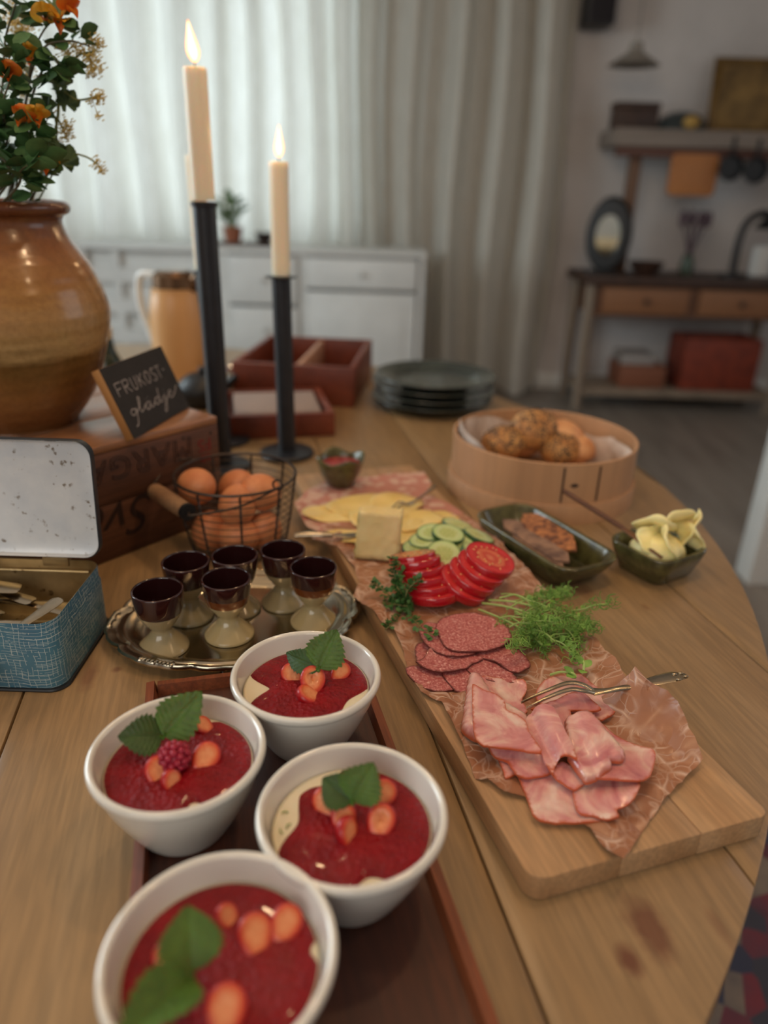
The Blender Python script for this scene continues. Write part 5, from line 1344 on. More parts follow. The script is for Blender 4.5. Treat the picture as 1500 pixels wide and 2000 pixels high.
# ------------------------------------------------------------------ salami
sk_ = NT('salami'); v = sk_.coords(); at = sk_.new('ShaderNodeAttribute'); at.attribute_name = 'rim'
oi = sk_.new('ShaderNodeObjectInfo'); cmb = sk_.new('ShaderNodeCombineXYZ'); sk_.link(oi.outputs['Random'], cmb.inputs[0])
pos = sk_.new('ShaderNodeVectorMath'); pos.operation = 'ADD'; sk_.link(v, pos.inputs[0]); sk_.link(cmb.outputs[0], pos.inputs[1])
c1 = sk_.ramp(sk_.noise(pos.outputs[0], 420, 4, 0.8), [(0.32, (156, 70, 70)), (0.5, (184, 100, 96)), (0.62, (208, 144, 136)), (0.72, (222, 176, 166))])
sk_.set(Base_Color=sk_.mix(at.outputs['Fac'], c1, (92, 38, 34)), Roughness=0.42, Coat_Weight=0.1); sk_.bump(sk_.noise(v, 400, 3), 0.35, 0.0006)
sal_m = sk_.m
GS = 'salami slices on the paper'
def SCP(X, Y, z): return TB(680 + X / 4.6875, 1060 + Y / 4.6875, z)
def salami(lab, pts, z, seed, amp=0.0012, extra=None):
    b, c0 = polysheet([SCP(x, y, z) for x, y in pts], 0.0026, soft(amp, 55, seed, extra=extra), 0.0013, 0.0012, 0.0006)
    tag(obj('salami_slice', b, sal_m, None, c0, sharp=60), lab, 'salami', GS)
salami('salami slice lowest at the front left, over the paper edge', [(526, 1142), (600, 1118), (700, 1140), (860, 1150), (960, 1240), (972, 1340), (880, 1362), (790, 1360), (690, 1330), (600, 1268), (540, 1200)], 0.0035, 21)
salami('salami slice in front, running under the big ham fold', [(850, 1180), (1000, 1150), (1200, 1120), (1300, 1200), (1250, 1330), (1065, 1365), (980, 1352), (925, 1290)], 0.0048, 22)
salami('small dark edge of a salami slice at the far left', [(610, 965), (640, 920), (700, 908), (800, 940), (850, 1040), (760, 1100), (640, 1090), (616, 1020)], 0.0050, 23)
salami('salami slice in the middle, behind the ham, crumbly lower edge', [(1060, 1090), (1200, 1050), (1330, 1090), (1480, 1170), (1560, 1260), (1460, 1290), (1250, 1250), (1100, 1180)], 0.0062, 24)
salami('salami slice with a paler raised ridge, middle left', [(618, 1086), (680, 1060), (752, 984), (850, 1000), (1000, 1010), (1190, 1030), (1235, 1068), (1130, 1110), (1082, 1150), (950, 1178), (800, 1176), (690, 1142)], 0.0085, 25, 0.0016, hump(SCP(720, 1040, 0), .012, .004))
salami('salami slice at the right, beside the pea shoots', [(1158, 1018), (1280, 975), (1450, 950), (1580, 990), (1660, 1080), (1664, 1140), (1560, 1188), (1460, 1160), (1345, 1080), (1240, 1058)], 0.0080, 26)
salami('salami slice at the upper left, below the thyme tip', [(640, 790), (720, 730), (850, 740), (1000, 800), (1150, 960), (1165, 1015), (1000, 1046), (900, 1030), (780, 985), (690, 905)], 0.0105, 27)
salami('topmost round salami slice, reaching under the tomatoes', [(830, 850), (800, 760), (850, 690), (980, 650), (1150, 640), (1330, 690), (1470, 790), (1490, 880), (1400, 950), (1260, 990), (1100, 1000), (950, 985), (870, 930)], 0.0125, 28, 0.0008)

# ------------------------------------------------------------------ tomato slices
tk_ = NT('tomato_flesh'); v = tk_.coords()
s_ = tk_.new('ShaderNodeVectorMath'); s_.operation = 'LENGTH'; tk_.link(v, s_.inputs[0])
rr = tk_.math('ADD', tk_.math('DIVIDE', s_.outputs['Value'], 0.03), tk_.math('MULTIPLY_ADD', tk_.noise(v, 60, 3), 0.4, -0.2))
c1 = tk_.ramp(rr, [(0.0, (232, 150, 110)), (0.25, (206, 74, 58)), (0.5, (222, 120, 84)), (0.62, (196, 50, 48)), (0.8, (212, 62, 62)), (1.0, (196, 28, 34))])
tk_.set(Base_Color=c1, Roughness=0.15, Coat_Weight=0.5, Subsurface_Weight=0.2, Subsurface_Scale=0.004); tk_.bump(tk_.voro(v, 130), 0.4, 0.0015)
tom_in = tk_.m
tom_skin = simple('tomato_skin', (178, 20, 32), 0.14, coat=0.7, sss=0.15, sssr=0.003)
seed_m = simple('tomato_seed', (226, 176, 110), 0.35)
TMr = 0.0295
tskin = B().lathe([(r * TMr, z) for r, z in ((0.955, 0.0036), (0.985, 0.0036), (1.0, 0.0022), (1.01, 0), (1.0, -0.0024), (0.985, -0.0036), (0.955, -0.0036))], 44).mesh('skin', 180); tskin.materials.append(tom_skin)
tface = B().lathe([(0, 0.0034), (TMr * 0.5, 0.0033), (TMr * 0.96, 0.0035), (TMr * 0.96, -0.0035), (0, -0.0034)], 44).mesh('flesh', 40); tface.materials.append(tom_in)
b = B(); rgt = random.Random(5)
for i in range(18):
    a = i * 2 * pi / 18 + rgt.uniform(-.1, .1); r = rgt.uniform(0.010, 0.022)
    for sg in (1, -1): b.ball((r * math.cos(a), r * math.sin(a), sg * 0.0036), 0.0016, 0.0010, 0.0005, 6, 4, Matrix.Rotation(a, 3, 'Z'))
tseed = b.mesh('seeds', 180); tseed.materials.append(seed_m)
def tomato(lab, p, rot, s=1.0):
    o = thing('tomato_slice', lab, 'tomato', p, rot=rot, group='tomato slices on the board'); o.scale = (s, s, s * 1.3)
    for nm, me in (('skin', tskin), ('flesh', tface), ('seeds', tseed)):
        q = obj(nm, me, None, o)
        if nm == 'seeds': q['kind'] = 'stuff'
# left fan: each slice rests on the one in front of it
fan = ['front slice of the left tomato fan, lowest, by the thyme tip', 'second tomato slice from the front in the left fan', 'third tomato slice from the front in the left fan, seeds showing', 'fourth tomato slice from the front in the left fan', 'fifth tomato slice of the left fan, behind the thyme', 'rearmost tomato slice of the left fan, beside the cheese']
f0, f1 = TB(848, 1166, 0.006), TB(805, 1104, 0.02)
tl_ang = ang(f0, f1)
for i, lab in enumerate(fan):
    t = i / 5
    p = f0.lerp(f1, t); p.z = TZ + BT + 0.0098 + 0.0048 * min(i, 4) + (0.001 if i > 4 else 0)
    q = (Matrix.Rotation(tl_ang - pi / 2, 4, 'Z') @ Matrix.Rotation(rad(-12 - 2 * i), 4, 'X') @ Matrix.Rotation(0.5 * i, 4, 'Z'))
    tomato(lab, p, q.to_euler(), 0.94 - 0.012 * i)
g0, g1 = TB(903, 1152, 0.01), TB(952, 1132, 0.01)
fan2 = ['bottom tomato slice of the right stack, sliding to the left', 'second tomato slice from below in the right stack', 'third tomato slice from below in the right stack', 'top tomato slice of the right stack, cut face up']
for i, lab in enumerate(fan2):
    t = i / 3
    p = g0.lerp(g1, t); p.z = TZ + BT + 0.0165 + 0.0058 * i
    q = (Matrix.Rotation(rad(16 + (3 - i) * 4), 4, 'Y') @ Matrix.Rotation(rad(7), 4, 'X') @ Matrix.Rotation(0.7 * i, 4, 'Z'))
    tomato(lab, p, q.to_euler(), 0.96)

# ------------------------------------------------------------------ cucumber slices
ck_ = NT('cucumber_flesh'); v = ck_.coords(); s_ = ck_.new('ShaderNodeVectorMath'); s_.operation = 'LENGTH'; ck_.link(v, s_.inputs[0])
rr = ck_.math('ADD', ck_.math('DIVIDE', s_.outputs['Value'], 0.0215), ck_.math('MULTIPLY_ADD', ck_.noise(v, 140, 3), 0.3, -0.15))
ck_.set(Base_Color=ck_.ramp(rr, [(0.0, (196, 204, 132)), (0.45, (182, 196, 116)), (0.6, (206, 218, 158)), (0.85, (190, 212, 142)), (1.0, (150, 186, 104))]), Roughness=0.2, Coat_Weight=0.3, Subsurface_Weight=0.2, Subsurface_Scale=0.003)
cuc_in = ck_.m; cuc_skin = simple('cucumber_skin', (40, 74, 34), 0.3, c2=(58, 96, 44), scale=120)
CR = 0.0205
cskin = B().lathe([(CR * 0.925, 0.0022), (CR * 0.975, 0.0022), (CR, 0.0012), (CR, -0.0012), (CR * 0.975, -0.0022), (CR * 0.925, -0.0022)], 36).mesh('skin', 180); cskin.materials.append(cuc_skin)
cface = B().lathe([(0, 0.0021), (CR * 0.94, 0.00215), (CR * 0.94, -0.00215), (0, -0.0021)], 36).mesh('flesh', 40); cface.materials.append(cuc_in)
cseed = B()
for i in range(12):
    a = 2 * pi * i / 12; r = 0.0075 + 0.002 * (i % 2)
    for sg in (1, -1): cseed.ball((r * math.cos(a), r * math.sin(a), sg * 0.0021), 0.0018, 0.0008, 0.0004, 6, 4, Matrix.Rotation(a, 3, 'Z'))
cseed = cseed.mesh('seeds', 180); cseed.materials.append(simple('cucumber_seed', (212, 214, 150), 0.3))
cuc = [(818, 1070, 0.005, (0.05, -0.12, 0), 'cucumber slice farthest left, beside the cheese wedge'), (831, 1056, 0.009, (0.08, -0.16, 0), 'cucumber slice resting on the leftmost one'), (845, 1042, 0.013, (0.1, -0.12, 0), 'third cucumber slice up from the left'),
       (897, 1070, 0.006, (0.15, 0.1, 0), 'cucumber slice in the shade under the middle of the heap'), (893, 1027, 0.010, (-0.1, 0.25, 0), 'rearmost cucumber slice, nearest the crispbread dish'), (934, 1048, 0.010, (-0.1, 0.35, 0), 'cucumber slice on the right side, tilted to the board edge'),
       (955, 1092, 0.005, (0, 0.3, 0), 'cucumber slice at the right end, mostly hidden'), (931, 1083, 0.012, (0.05, 0.42, 0), 'tilted cucumber slice at the right, just behind the tomato stack'), (875, 1044, 0.0185, (0.12, 0.14, 0), 'topmost cucumber slice at the middle of the heap'),
       (893, 1062, 0.011, (0.2, 0.12, 0), 'cucumber slice just below the topmost one'), (867, 1083, 0.0125, (0.42, 0.05, 0), 'front cucumber slice leaning toward the viewer')]
for px, py, dz, r_, lab in cuc:
    o = thing('cucumber_slice', lab, 'cucumber', TB(px, py, dz), rot=r_, group='cucumber slices on the board'); o.scale = (1, 1, 1.25)
    for nm, me in (('skin', cskin), ('flesh', cface), ('seeds', cseed)):
        q = obj(nm, me, None, o)
        if nm == 'seeds': q['kind'] = 'stuff'

# ------------------------------------------------------------------ cheese
chm = simple('aged_cheese', (232, 206, 142), 0.5, c2=(240, 220, 164), scale=25, bump=0.35, bscale=120, bdist=0.002, sss=0.3, sssr=0.006)
wb = TB(692, 1090); wr = TB(768, 1098)
bm = bmesh.new(); bmesh.ops.create_cube(bm, size=1)
bmesh.ops.subdivide_edges(bm, edges=bm.edges[:], cuts=11, use_grid_fill=True)
Wx, Dy, Hz = 0.049, 0.022, 0.058
for v_ in bm.verts:
    x, y, z = v_.co; s = 1 - 0.02 * (z + .5)
    q = Vector((x * Wx * s + 0.0025 * (z + .5), y * Dy, (z + .5) * Hz))
    n = mnoise.noise(q * 160) * 0.0016 + mnoise.noise(q * 420) * 0.0012
    if abs(x) > .49: n *= 1.8
    q += Vector((math.copysign(n, x) if abs(x) > .49 else 0, n if abs(y) > .49 else 0, n if z > .49 else 0))
    if z < -.4: q.z += 0.004 * (0.5 - x) * 0 
    v_.co = q
bm.verts.index_update(); b = B().add([v_.co[:] for v_ in bm.verts], [[v_.index for v_ in f.verts] for f in bm.faces]); bm.free()
wm = wb.lerp(wr, 0.5)
o = obj('cheese_wedge', b, chm, None, (wm.x + 0.004, wm.y + 0.003, TZ + BT + 0.004), (rad(-4), 0, ang(wb, wr) + rad(2)), sharp=180); tag(o, 'pale crumbly block of cheese standing upright on the board', 'cheese')
csm = simple('cheese_slice_m', (232, 194, 110), 0.38, c2=(240, 210, 140), scale=18, sss=0.3, sssr=0.005, rand=0.05)
GC = 'cheese slices on the far paper'
cs = [(655, 1000, 0.003, 0.3, (0.034, 0.022), 'cheese slice at the far left, wavy pale edge'), (700, 985, 0.005, 0.8, (0.036, 0.024), 'cheese slice in front of the jam pot'), (742, 1015, 0.004, 0.1, (0.034, 0.022), 'cheese slice behind the cheese block'),
      (770, 985, 0.0065, 1.2, (0.036, 0.026), 'topmost cheese slice under the far fork'), (800, 1015, 0.006, 0.5, (0.038, 0.022), 'cheese slice right of the block, behind the cucumber'), (845, 1020, 0.004, 0.9, (0.034, 0.020), 'cheese slice nearest the right board edge'),
      (800, 1050, 0.003, 0.2, (0.020, 0.014), 'small pale cheese piece between the block and the cucumber'), (690, 1050, 0.003, 2.9, (0.030, 0.012), 'narrow darker cheese piece left of the block')]
for i, (px, py, dz, rz, (a, b_), lab) in enumerate(cs):
    place_sheet('cheese_slice', lab, 'cheese', GC, csm, px, py, dz, rz, (0, 0), oval(a * 1.2, b_ * 1.35, 0.06, 40 + i, 2.6), [], th=0.0018, wav=0.005, wf=26, seed=40 + i, rings=6, seg=36)

# ------------------------------------------------------------------ forks and the cheese knife
def cut_path(pts, ws_, th=0.0018):
    """flat strip along world points; half widths in ws_"""
    P_ = smooth_path(pts, 5); n = len(P_); wsx = []
    for i in range(n):
        t = i / (n - 1) * (len(ws_) - 1); k = min(int(t), len(ws_) - 2); wsx.append(ws_[k] + (ws_[k + 1] - ws_[k]) * (t - k))
    rings_ = []
    for i, p in enumerate(P_):
        t = (P_[min(i + 1, n - 1)] - P_[max(i - 1, 0)]).normalized(); sd = t.cross(Vector((0, 0, 1))).normalized(); up = sd.cross(t)
        w = wsx[i]
        rings_.append([p + sd * w * math.cos(a) + up * th * 0.5 * math.sin(a) * (1 + 0.4 * (w < 0.003)) for a in [2 * pi * k / 12 for k in range(12)]])
    b = B(); loft(b, rings_); return b
def fork(lab, P0, ptsH, wH, tines, wneck):
    o = thing('fork', lab, 'fork', P0)
    M_ = Matrix.Translation(-Vector(P0))
    obj('handle', cut_path(ptsH, wH, 0.0026).xf(M_), silver, o)
    for tn in tines: obj('tine', cut_path(tn, [wneck, wneck * 0.95, wneck * 0.8, wneck * .6, 0.0005], 0.0020).xf(M_), silver, o)
    return o
pH = [TB(1158, 1351, 0.020), TB(1185, 1349, 0.0215), TB(1225, 1342, 0.024), TB(1270, 1332, 0.025), TB(1312, 1322, 0.026), TB(1340, 1320, 0.026)]
neck = TB(1160, 1351, 0.020)
fk1 = fork('two tined silver meat fork lying across the ham, ornate handle over the board edge', neck, pH, [0.0055, 0.0032, 0.0028, 0.0036, 0.0062, 0.0066, 0.0034],
     [[TB(1160, 1350, 0.020), TB(1140, 1338, 0.0235), TB(1110, 1334, 0.025), TB(1065, 1350, 0.024), TB(1018, 1372, 0.020)], [TB(1160, 1353, 0.020), TB(1140, 1349, 0.0235), TB(1112, 1347, 0.025), TB(1070, 1362, 0.024), TB(1028, 1384, 0.020)]], 0.0029)
b = B()
for (px, py) in ((1318, 1317), (1330, 1315), (1340, 1321), (1326, 1327)): b.ball(TB(px, py, 0.0275) - neck, 0.0022, 0.0016, 0.0012, 8, 6)
obj('handle_ornament', b, silver, fk1)
neck2 = TB(795, 985, 0.012)
fork('small silver fork lying on the cheese slices, handle to the right', neck2, [neck2, TB(812, 978, 0.012), TB(832, 964, 0.013), TB(850, 950, 0.014)], [0.003, 0.002, 0.0022, 0.0035],
     [[neck2, TB(782, 980, 0.013), TB(772, 986, 0.012), TB(762, 997, 0.010)], [neck2, TB(785, 985, 0.013), TB(778, 992, 0.012), TB(772, 1002, 0.010)]], 0.0015)
kp0 = TB(650, 1046, 0.010)
ck1 = thing('cheese_knife', 'silver cheese knife behind the egg cups, its pale handle over the board edge', 'knife', kp0)
M_ = Matrix.Translation(-kp0)
obj('handle', cut_path([TB(650, 1046, 0.010), TB(625, 1044, 0.011), TB(600, 1043, 0.011), TB(575, 1046, 0.010)], [0.003, 0.0045, 0.0055, 0.004], 0.006).xf(M_), silver, ck1)
obj('blade', cut_path([TB(652, 1046, 0.010), TB(680, 1045, 0.009), TB(715, 1043, 0.007), TB(735, 1042, 0.006)], [0.003, 0.006, 0.007, 0.003], 0.0012).xf(M_), silver, ck1)

# ------------------------------------------------------------------ jam pot
olive = NT('olive_glaze'); v = olive.coords()
olive.set(Base_Color=olive.ramp(olive.noise(v, 60, 4), [(0.35, (62, 58, 32)), (0.65, (92, 88, 50))]), Roughness=0.25, Coat_Weight=0.4); olive = olive.m
p = TB(664, 952); jp = thing('jam_pot', 'small olive green pot with a wavy rim on the far end of the board', 'pot', (p.x, p.y + 0.008, TZ + BT + 0.001), 0.4)
def wavy(a, r, z):
    k = z / 0.045; return r * (1 + 0.10 * k * abs(math.cos(2 * a)) ** 2)
b = B().lathe([(0, 0.001), (0.016, 0), (0.020, 0.003), (0.029, 0.022), (0.033, 0.040), (0.0335, 0.043), (0.032, 0.0445), (0.030, 0.042), (0.026, 0.022), (0.016, 0.006), (0, 0.006)], 56, mod=wavy)
b.v = [(x, y, z + (0.004 * math.cos(4 * math.atan2(y, x)) * max(0, z - 0.02) / 0.024)) for x, y, z in b.v]
obj('pot_wall', b, olive, jp, sharp=180)
jam = obj('jam', B().lathe([(0, 0.0345), (0.012, 0.036), (0.0285, 0.034), (0.030, 0.032), (0.022, 0.016), (0, 0.014)], 40), simple('jam_m', (132, 32, 34), 0.2, c2=(156, 52, 50), scale=60, bump=0.5, bscale=120, bdist=0.002), None, jp.location)
tag(jam, 'dark red jam filling the small olive green pot', 'jam')

# ------------------------------------------------------------------ bread sieve
svc = Vector((0.241, 1.066, TZ)); SR, SH = 0.138, 0.088
bent = wood('bent_wood', (176, 130, 92), (192, 146, 106), (202, 158, 120), 6, 2, 0.5, 0.05, gr=0.15)
sv = thing('bread_sieve', 'round bent wood sieve frame used as a bread basket', 'basket', svc, rad(0))
obj('hoop', B().lathe([(SR - 0.004, 0.0), (SR, 0.0), (SR, SH), (SR - 0.001, SH + 0.001), (SR - 0.003, SH + 0.001), (SR - 0.004, SH), (SR - 0.004, 0)], 80), bent.m, sv, sharp=40)
obj('lower_hoop', B().lathe([(SR + 0.0003, 0.0), (SR + 0.004, 0.0), (SR + 0.004, 0.028), (SR + 0.0034, 0.0295), (SR + 0.0003, 0.0295), (SR + 0.0003, 0.0)], 80), bent.m, sv, sharp=40)
obj('bottom', B().lathe([(0, 0.004), (SR - 0.0045, 0.004), (SR - 0.0045, 0.007), (0, 0.007)], 60), bent.m, sv)
dk_ = simple('dark_stitch', (60, 42, 32), 0.8)
for px in (1098, 1168):
    q = PY(px, 935, 0.96); a = None
    # point on the front of the hoop under that pixel
    best = min(((abs((lambda s: 0)(0)), 0),))
    cand = []
    for k in range(0, 181):
        aa = -pi + pi * k / 180; P3 = Vector((svc.x + SR * math.cos(aa), svc.y + SR * math.sin(aa), TZ + 0.05)); d_ = P3 - Vector((0, 0, CAM_H))
        cand.append((abs(750 + FPX * d_.dot(_r) / d_.dot(_f) - px), aa))
    a = min(cand)[1]
    b = B().tube([((SR + 0.0004) * math.cos(a), (SR + 0.0004) * math.sin(a), z) for z in (0.033, 0.05, 0.07, SH - 0.004)], 0.0014, 6)
    obj('stitch', b, dk_, sv)
    if px == 1098:
        a2 = a + 0.12; obj('stamp', B().ball(((SR + 0.0002) * math.cos(a2), (SR + 0.0002) * math.sin(a2), 0.058), 0.006, 0.0008, 0.003, 8, 6, Matrix.Rotation(a2 + pi / 2, 3, 'Z')), dk_, sv)
lk_ = simple('liner_paper', (222, 208, 196), 0.5, c2=(176, 150, 130), scale=20, bump=0.4, bscale=60, bdist=0.004)
vs, fs = [], []; NA = 90
for j in range(9):
    for i in range(NA):
        a = 2 * pi * i / NA; t = j / 8
        r = (SR - 0.0075) - 0.006 * abs(mnoise.noise(Vector((a * 5, t * 3, 0)))) - (0.010 * (1 - t))
        top = SH + 0.012 * mnoise.noise(Vector((math.cos(a) * 3, math.sin(a) * 3, 7))) - (0.03 * max(0, math.sin(a - 0.9)) if 0 < a < pi else 0) - 0.028 * max(0, math.cos(a + 1.2))
        top += 0.030 * max(0, math.cos(a - rad(135))) ** 4 + 0.016 * max(0, math.cos(a - rad(190))) ** 6 - 0.03 * max(0, math.cos(a - rad(60))) ** 2
        vs.append((r * math.cos(a), r * math.sin(a), 0.0095 + (top - 0.0095) * t))
for j in range(8):
    for i in range(NA):
        i2 = (i + 1) % NA; fs.append((j * NA + i, j * NA + i2, (j + 1) * NA + i2, (j + 1) * NA + i))
b = B().add(vs, fs); n = len(vs); b.add([(x * 1.004, y * 1.004, z) for x, y, z in vs], [f[::-1] for f in fs])
o = obj('liner_paper', b, lk_, None, svc, sharp=30); tag(o, 'crumpled pale paper lining the bread sieve', 'paper')
rk_ = NT('bread_crust'); v = rk_.coords()
base = rk_.ramp(rk_.noise(v, 30, 4), [(0.3, (172, 112, 58)), (0.7, (206, 156, 92))])
sx_ = rk_.new('ShaderNodeSeparateXYZ'); rk_.link(v, sx_.inputs[0])
pop = rk_.math('MULTIPLY', rk_.math('LESS_THAN', rk_.voro(v, 230), 0.46), rk_.math('GREATER_THAN', rk_.math('ADD', rk_.noise(v, 26, 2), rk_.math('MULTIPLY', sx_.outputs[2], 3.0)), 0.47))
rk_.set(Base_Color=rk_.mix(pop, base, (46, 44, 46)), Roughness=0.65); rk_.bump(rk_.voro(v, 260), 0.5, 0.0015)
plain = simple('plain_crust', (200, 136, 88), 0.55, c2=(222, 168, 118), scale=25, bump=0.3, bscale=80)
rolls = [(985, 866, 0.055, 0.037, 0, 'poppy seed roll at the front left of the bread sieve'), (1042, 838, 0.075, 0.040, 0, 'big poppy seed roll on top of the bread'), (1092, 876, 0.050, 0.034, 0, 'seeded roll at the front right with a reddish side'),
         (1122, 840, 0.060, 0.036, 1, 'plain roll without seeds at the right of the bread'), (985, 822, 0.042, 0.030, 1, 'plain roll at the back left, behind the seeded ones'), (1140, 872, 0.045, 0.032, 1, 'plain roll low at the right end of the sieve')]
seeds_m = simple('poppy_seed', (40, 38, 42), 0.6)
for i, (px, py, z, r, k, lab) in enumerate(rolls):
    p = T(px, py, z); q = Vector((p.x - svc.x, p.y - svc.y, 0)); lim = SR - 0.014 - r
    if q.length > lim: q = q.normalized() * lim
    o = thing('bread_roll', lab, 'bread roll', (svc.x + q.x, svc.y + q.y, TZ + z), rot=(random.uniform(-.3, .3), random.uniform(-.3, .3), i))
    def lump(d, i=i): return 1 + 0.06 * mnoise.noise(d * 2.2 + Vector((i, 0, 0))) - (0.05 if d.z < -.5 else 0)
    obj('crust', B().ball((0, 0, 0), r, r * 0.94, r * 0.78, 36, 22, None, lump), plain if k else rk_.m, o, sharp=180)
    if not k:
        b = B(); rgs = random.Random(i)
        for s in range(260):
            zc = rgs.uniform(0.1, 1); a = rgs.uniform(0, 2 * pi); rr_ = math.sqrt(1 - zc * zc); d_ = Vector((rr_ * math.cos(a), rr_ * math.sin(a), zc)); m_ = lump(d_)
            if mnoise.noise(d_ * 3 + Vector((i * 4, 0, 0))) < -0.12: continue
            c_ = Vector((d_.x * r, d_.y * r * .94, d_.z * r * .78)) * m_ * 1.005
            b.ball(c_, 0.0013, nu=5, nv=3)
        obj('seeds', b, seeds_m, o, kind='stuff')

# ------------------------------------------------------------------ olive green dishes with crispbread and butter
def dish(lab, loc, rz, hx_, hy_, hgt, rr_):
    o = thing('olive_dish', lab, 'dish', loc, rz)
    def rg(sx2, sy2, r2, z): return [(x, y, z) for x, y in rrect(sx2, sy2, r2, 8)]
    b = B()
    loft(b, [rg(hx_ * .70, hy_ * .70, rr_ * .7, 0.0), rg(hx_ * .76, hy_ * .76, rr_ * .75, 0.002), rg(hx_ * .93, hy_ * .93, rr_ * .92, hgt * .6), rg(hx_, hy_, rr_, hgt * 0.95), rg(hx_ - .001, hy_ - .001, rr_, hgt), rg(hx_ - .004, hy_ - .004, rr_ * .95, hgt), rg(hx_ - .0055, hy_ - .0055, rr_ * .9, hgt * .94), rg(hx_ * .9 - .005, hy_ * .9 - .005, rr_ * .85, hgt * .55), rg(hx_ * .74 - .004, hy_ * .74 - .004, rr_ * .7, 0.007)], True, True)
    obj('dish_wall', b, olive, o, sharp=60); return o
cA, cB, cC, cD = T(945, 1000, .032), T(1185, 1085, .032), T(1090, 1118, .032), T(1040, 988, .032)
dc = (cA + cB) * 0.5 + Vector((0.0, 0.0, 0)); dax = ang(cA, cC)
dish('long olive green dish with crispbread, right of the cucumber', (0.199, 0.820, TZ), rad(-61), 0.094, 0.046, 0.036, 0.026)
cbk = simple('crispbread_m', (156, 120, 96), 0.85, c2=(100, 74, 62), scale=50, bump=0.5, bscale=240, bdist=0.002)
cbk2 = simple('crispbread_seeded', (186, 118, 68), 0.8, c2=(92, 54, 38), scale=120, bump=0.6, bscale=260, bdist=0.002)
cbs = [(-0.014, 0.021, 0.030, 0.55, 1, 'seeded crispbread piece leaning on the far side of the dish'), (0.002, 0.007, 0.033, 0.40, 1, 'topmost seeded crispbread, orange brown, in the middle of the dish'), (-0.020, -0.005, 0.026, 0.35, 0, 'dark crispbread piece at the left of the dish, half in shade'),
       (0.012, -0.011, 0.027, 0.25, 0, 'greyish crispbread at the near side of the dish'), (0.018, -0.022, 0.022, 0.15, 0, 'crispbread piece at the right end, before the greyish one')]
DM = Matrix.Translation((0.199, 0.820, TZ)) @ Matrix.Rotation(rad(-61), 4, 'Z')
for i, (px, py, z, tl2, k, lab) in enumerate(cbs):
    rg = random.Random(i); out = []
    for kx in range(22):
        t = 2 * pi * kx / 22; out.append(((abs(math.cos(t) / 0.052) ** 4 + abs(math.sin(t) / 0.0115) ** 4) ** -0.25 * math.cos(t) * (1 + rg.uniform(-.05, .05)), (abs(math.cos(t) / 0.052) ** 4 + abs(math.sin(t) / 0.0115) ** 4) ** -0.25 * math.sin(t) * (1 + rg.uniform(-.08, .08))))
    o = obj('crispbread', B().prism(out, -0.0025, 0.0025, 0.0008, 1), cbk2 if k else cbk, None, DM @ Vector((px, py, z)), (tl2, 0.0, rad(-61) + rg.uniform(-.06, .06)), sharp=30)
    tag(o, lab, 'crispbread', 'crispbread in the long dish')
bc_ = Vector((0.336, 0.800, TZ))
dish('small square olive green dish holding butter curls', bc_, rad(32), 0.046, 0.044, 0.038, 0.02)
bum = simple('butter', (246, 230, 160), 0.4, c2=(250, 238, 182), scale=30, sss=0.35, sssr=0.006)
bcs = [(1282, 1058, 0.040, 0.3, 'butter curl at the front left, lit orange below'), (1310, 1060, 0.046, 1.1, 'broad butter curl in the front middle'), (1345, 1048, 0.044, 1.9, 'butter curl at the right edge of the dish'), (1280, 1025, 0.056, 2.6, 'butter curl at the back left, ragged edge'),
       (1318, 1018, 0.062, 3.4, 'topmost butter curl, curled like a shell'), (1350, 1030, 0.054, 4.2, 'thin butter curl sticking out to the right')]
for i, (px, py, z, rz, lab) in enumerate(bcs):
    place_sheet('butter_curl', lab, 'butter', 'butter curls in the square dish', bum, 1300, 1000, 0, rz, (rad(35 + 12 * (i % 3)), 0.2, 0)[:2], oval(0.026, 0.022, 0.08, 60 + i, 2.5), [(pi / 2, 0.010, 0.010)], th=0.003, wav=0.006, wf=50, seed=60 + i, rings=7, seg=32).location = T(px, py, z)
bl = obj('butter_block', B().ball((0, 0, 0), 0.033, 0.031, 0.02, 20, 12, None, lambda d: 1 + 0.1 * mnoise.noise(d * 3)), bum, None, bc_ + Vector((0, 0.0, 0.027)), sharp=180); tag(bl, 'soft mound of butter at the bottom of the square dish', 'butter')
k0, k1, k2_ = T(1100, 958, 0.086), T(1215, 1030, 0.052), T(1295, 1088, 0.032)
kn = thing('butter_spreader', 'brown wooden butter spreader stuck in the butter, handle up to the left', 'knife', k1)
M_ = Matrix.Translation(-k1)
kw_ = wood('spreader_wood', (104, 66, 46), (122, 80, 56), (134, 92, 66), 30, 0, 0.5)
obj('handle', cut_path([k0, k0.lerp(k1, 0.5), k1], [0.0035, 0.0042, 0.0040], 0.006).xf(M_), kw_.m, kn)
obj('blade', cut_path([k1, k1.lerp(k2_, 0.5), k2_], [0.004, 0.007, 0.006], 0.003).xf(M_), kw_.m, kn)

# ------------------------------------------------------------------ herbs
pg = simple('pea_green', (92, 138, 50), 0.45, c2=(134, 174, 80), scale=60, sss=0.15, sssr=0.002, rand=0.12)
pst = simple('pea_stem', (150, 178, 92), 0.45, c2=(170, 194, 116), scale=40, rand=0.1)
def small_leaf(c, d, Ln, Wd, up=Vector((0, 0, 1)), cup=0.2):
    d = d.normalized(); s = d.cross(up); s = s.normalized() if s.length > 1e-6 else Vector((1, 0, 0)); n = s.cross(d)
    vs, fs = [], []
    prof = [(0, .05), (.2, .75), (.45, 1), (.7, .85), (.9, .45), (1, .03)]
    for t, w in prof:
        for u in (-1, 0, 1): vs.append(c + d * (t * Ln) + s * (u * w * Wd) + n * (cup * Wd * abs(u) * w))
    for i in range(len(prof) - 1):
        for k in range(2): fs.append((i * 3 + k, i * 3 + k + 1, (i + 1) * 3 + k + 1, (i + 1) * 3 + k))
    return vs, fs
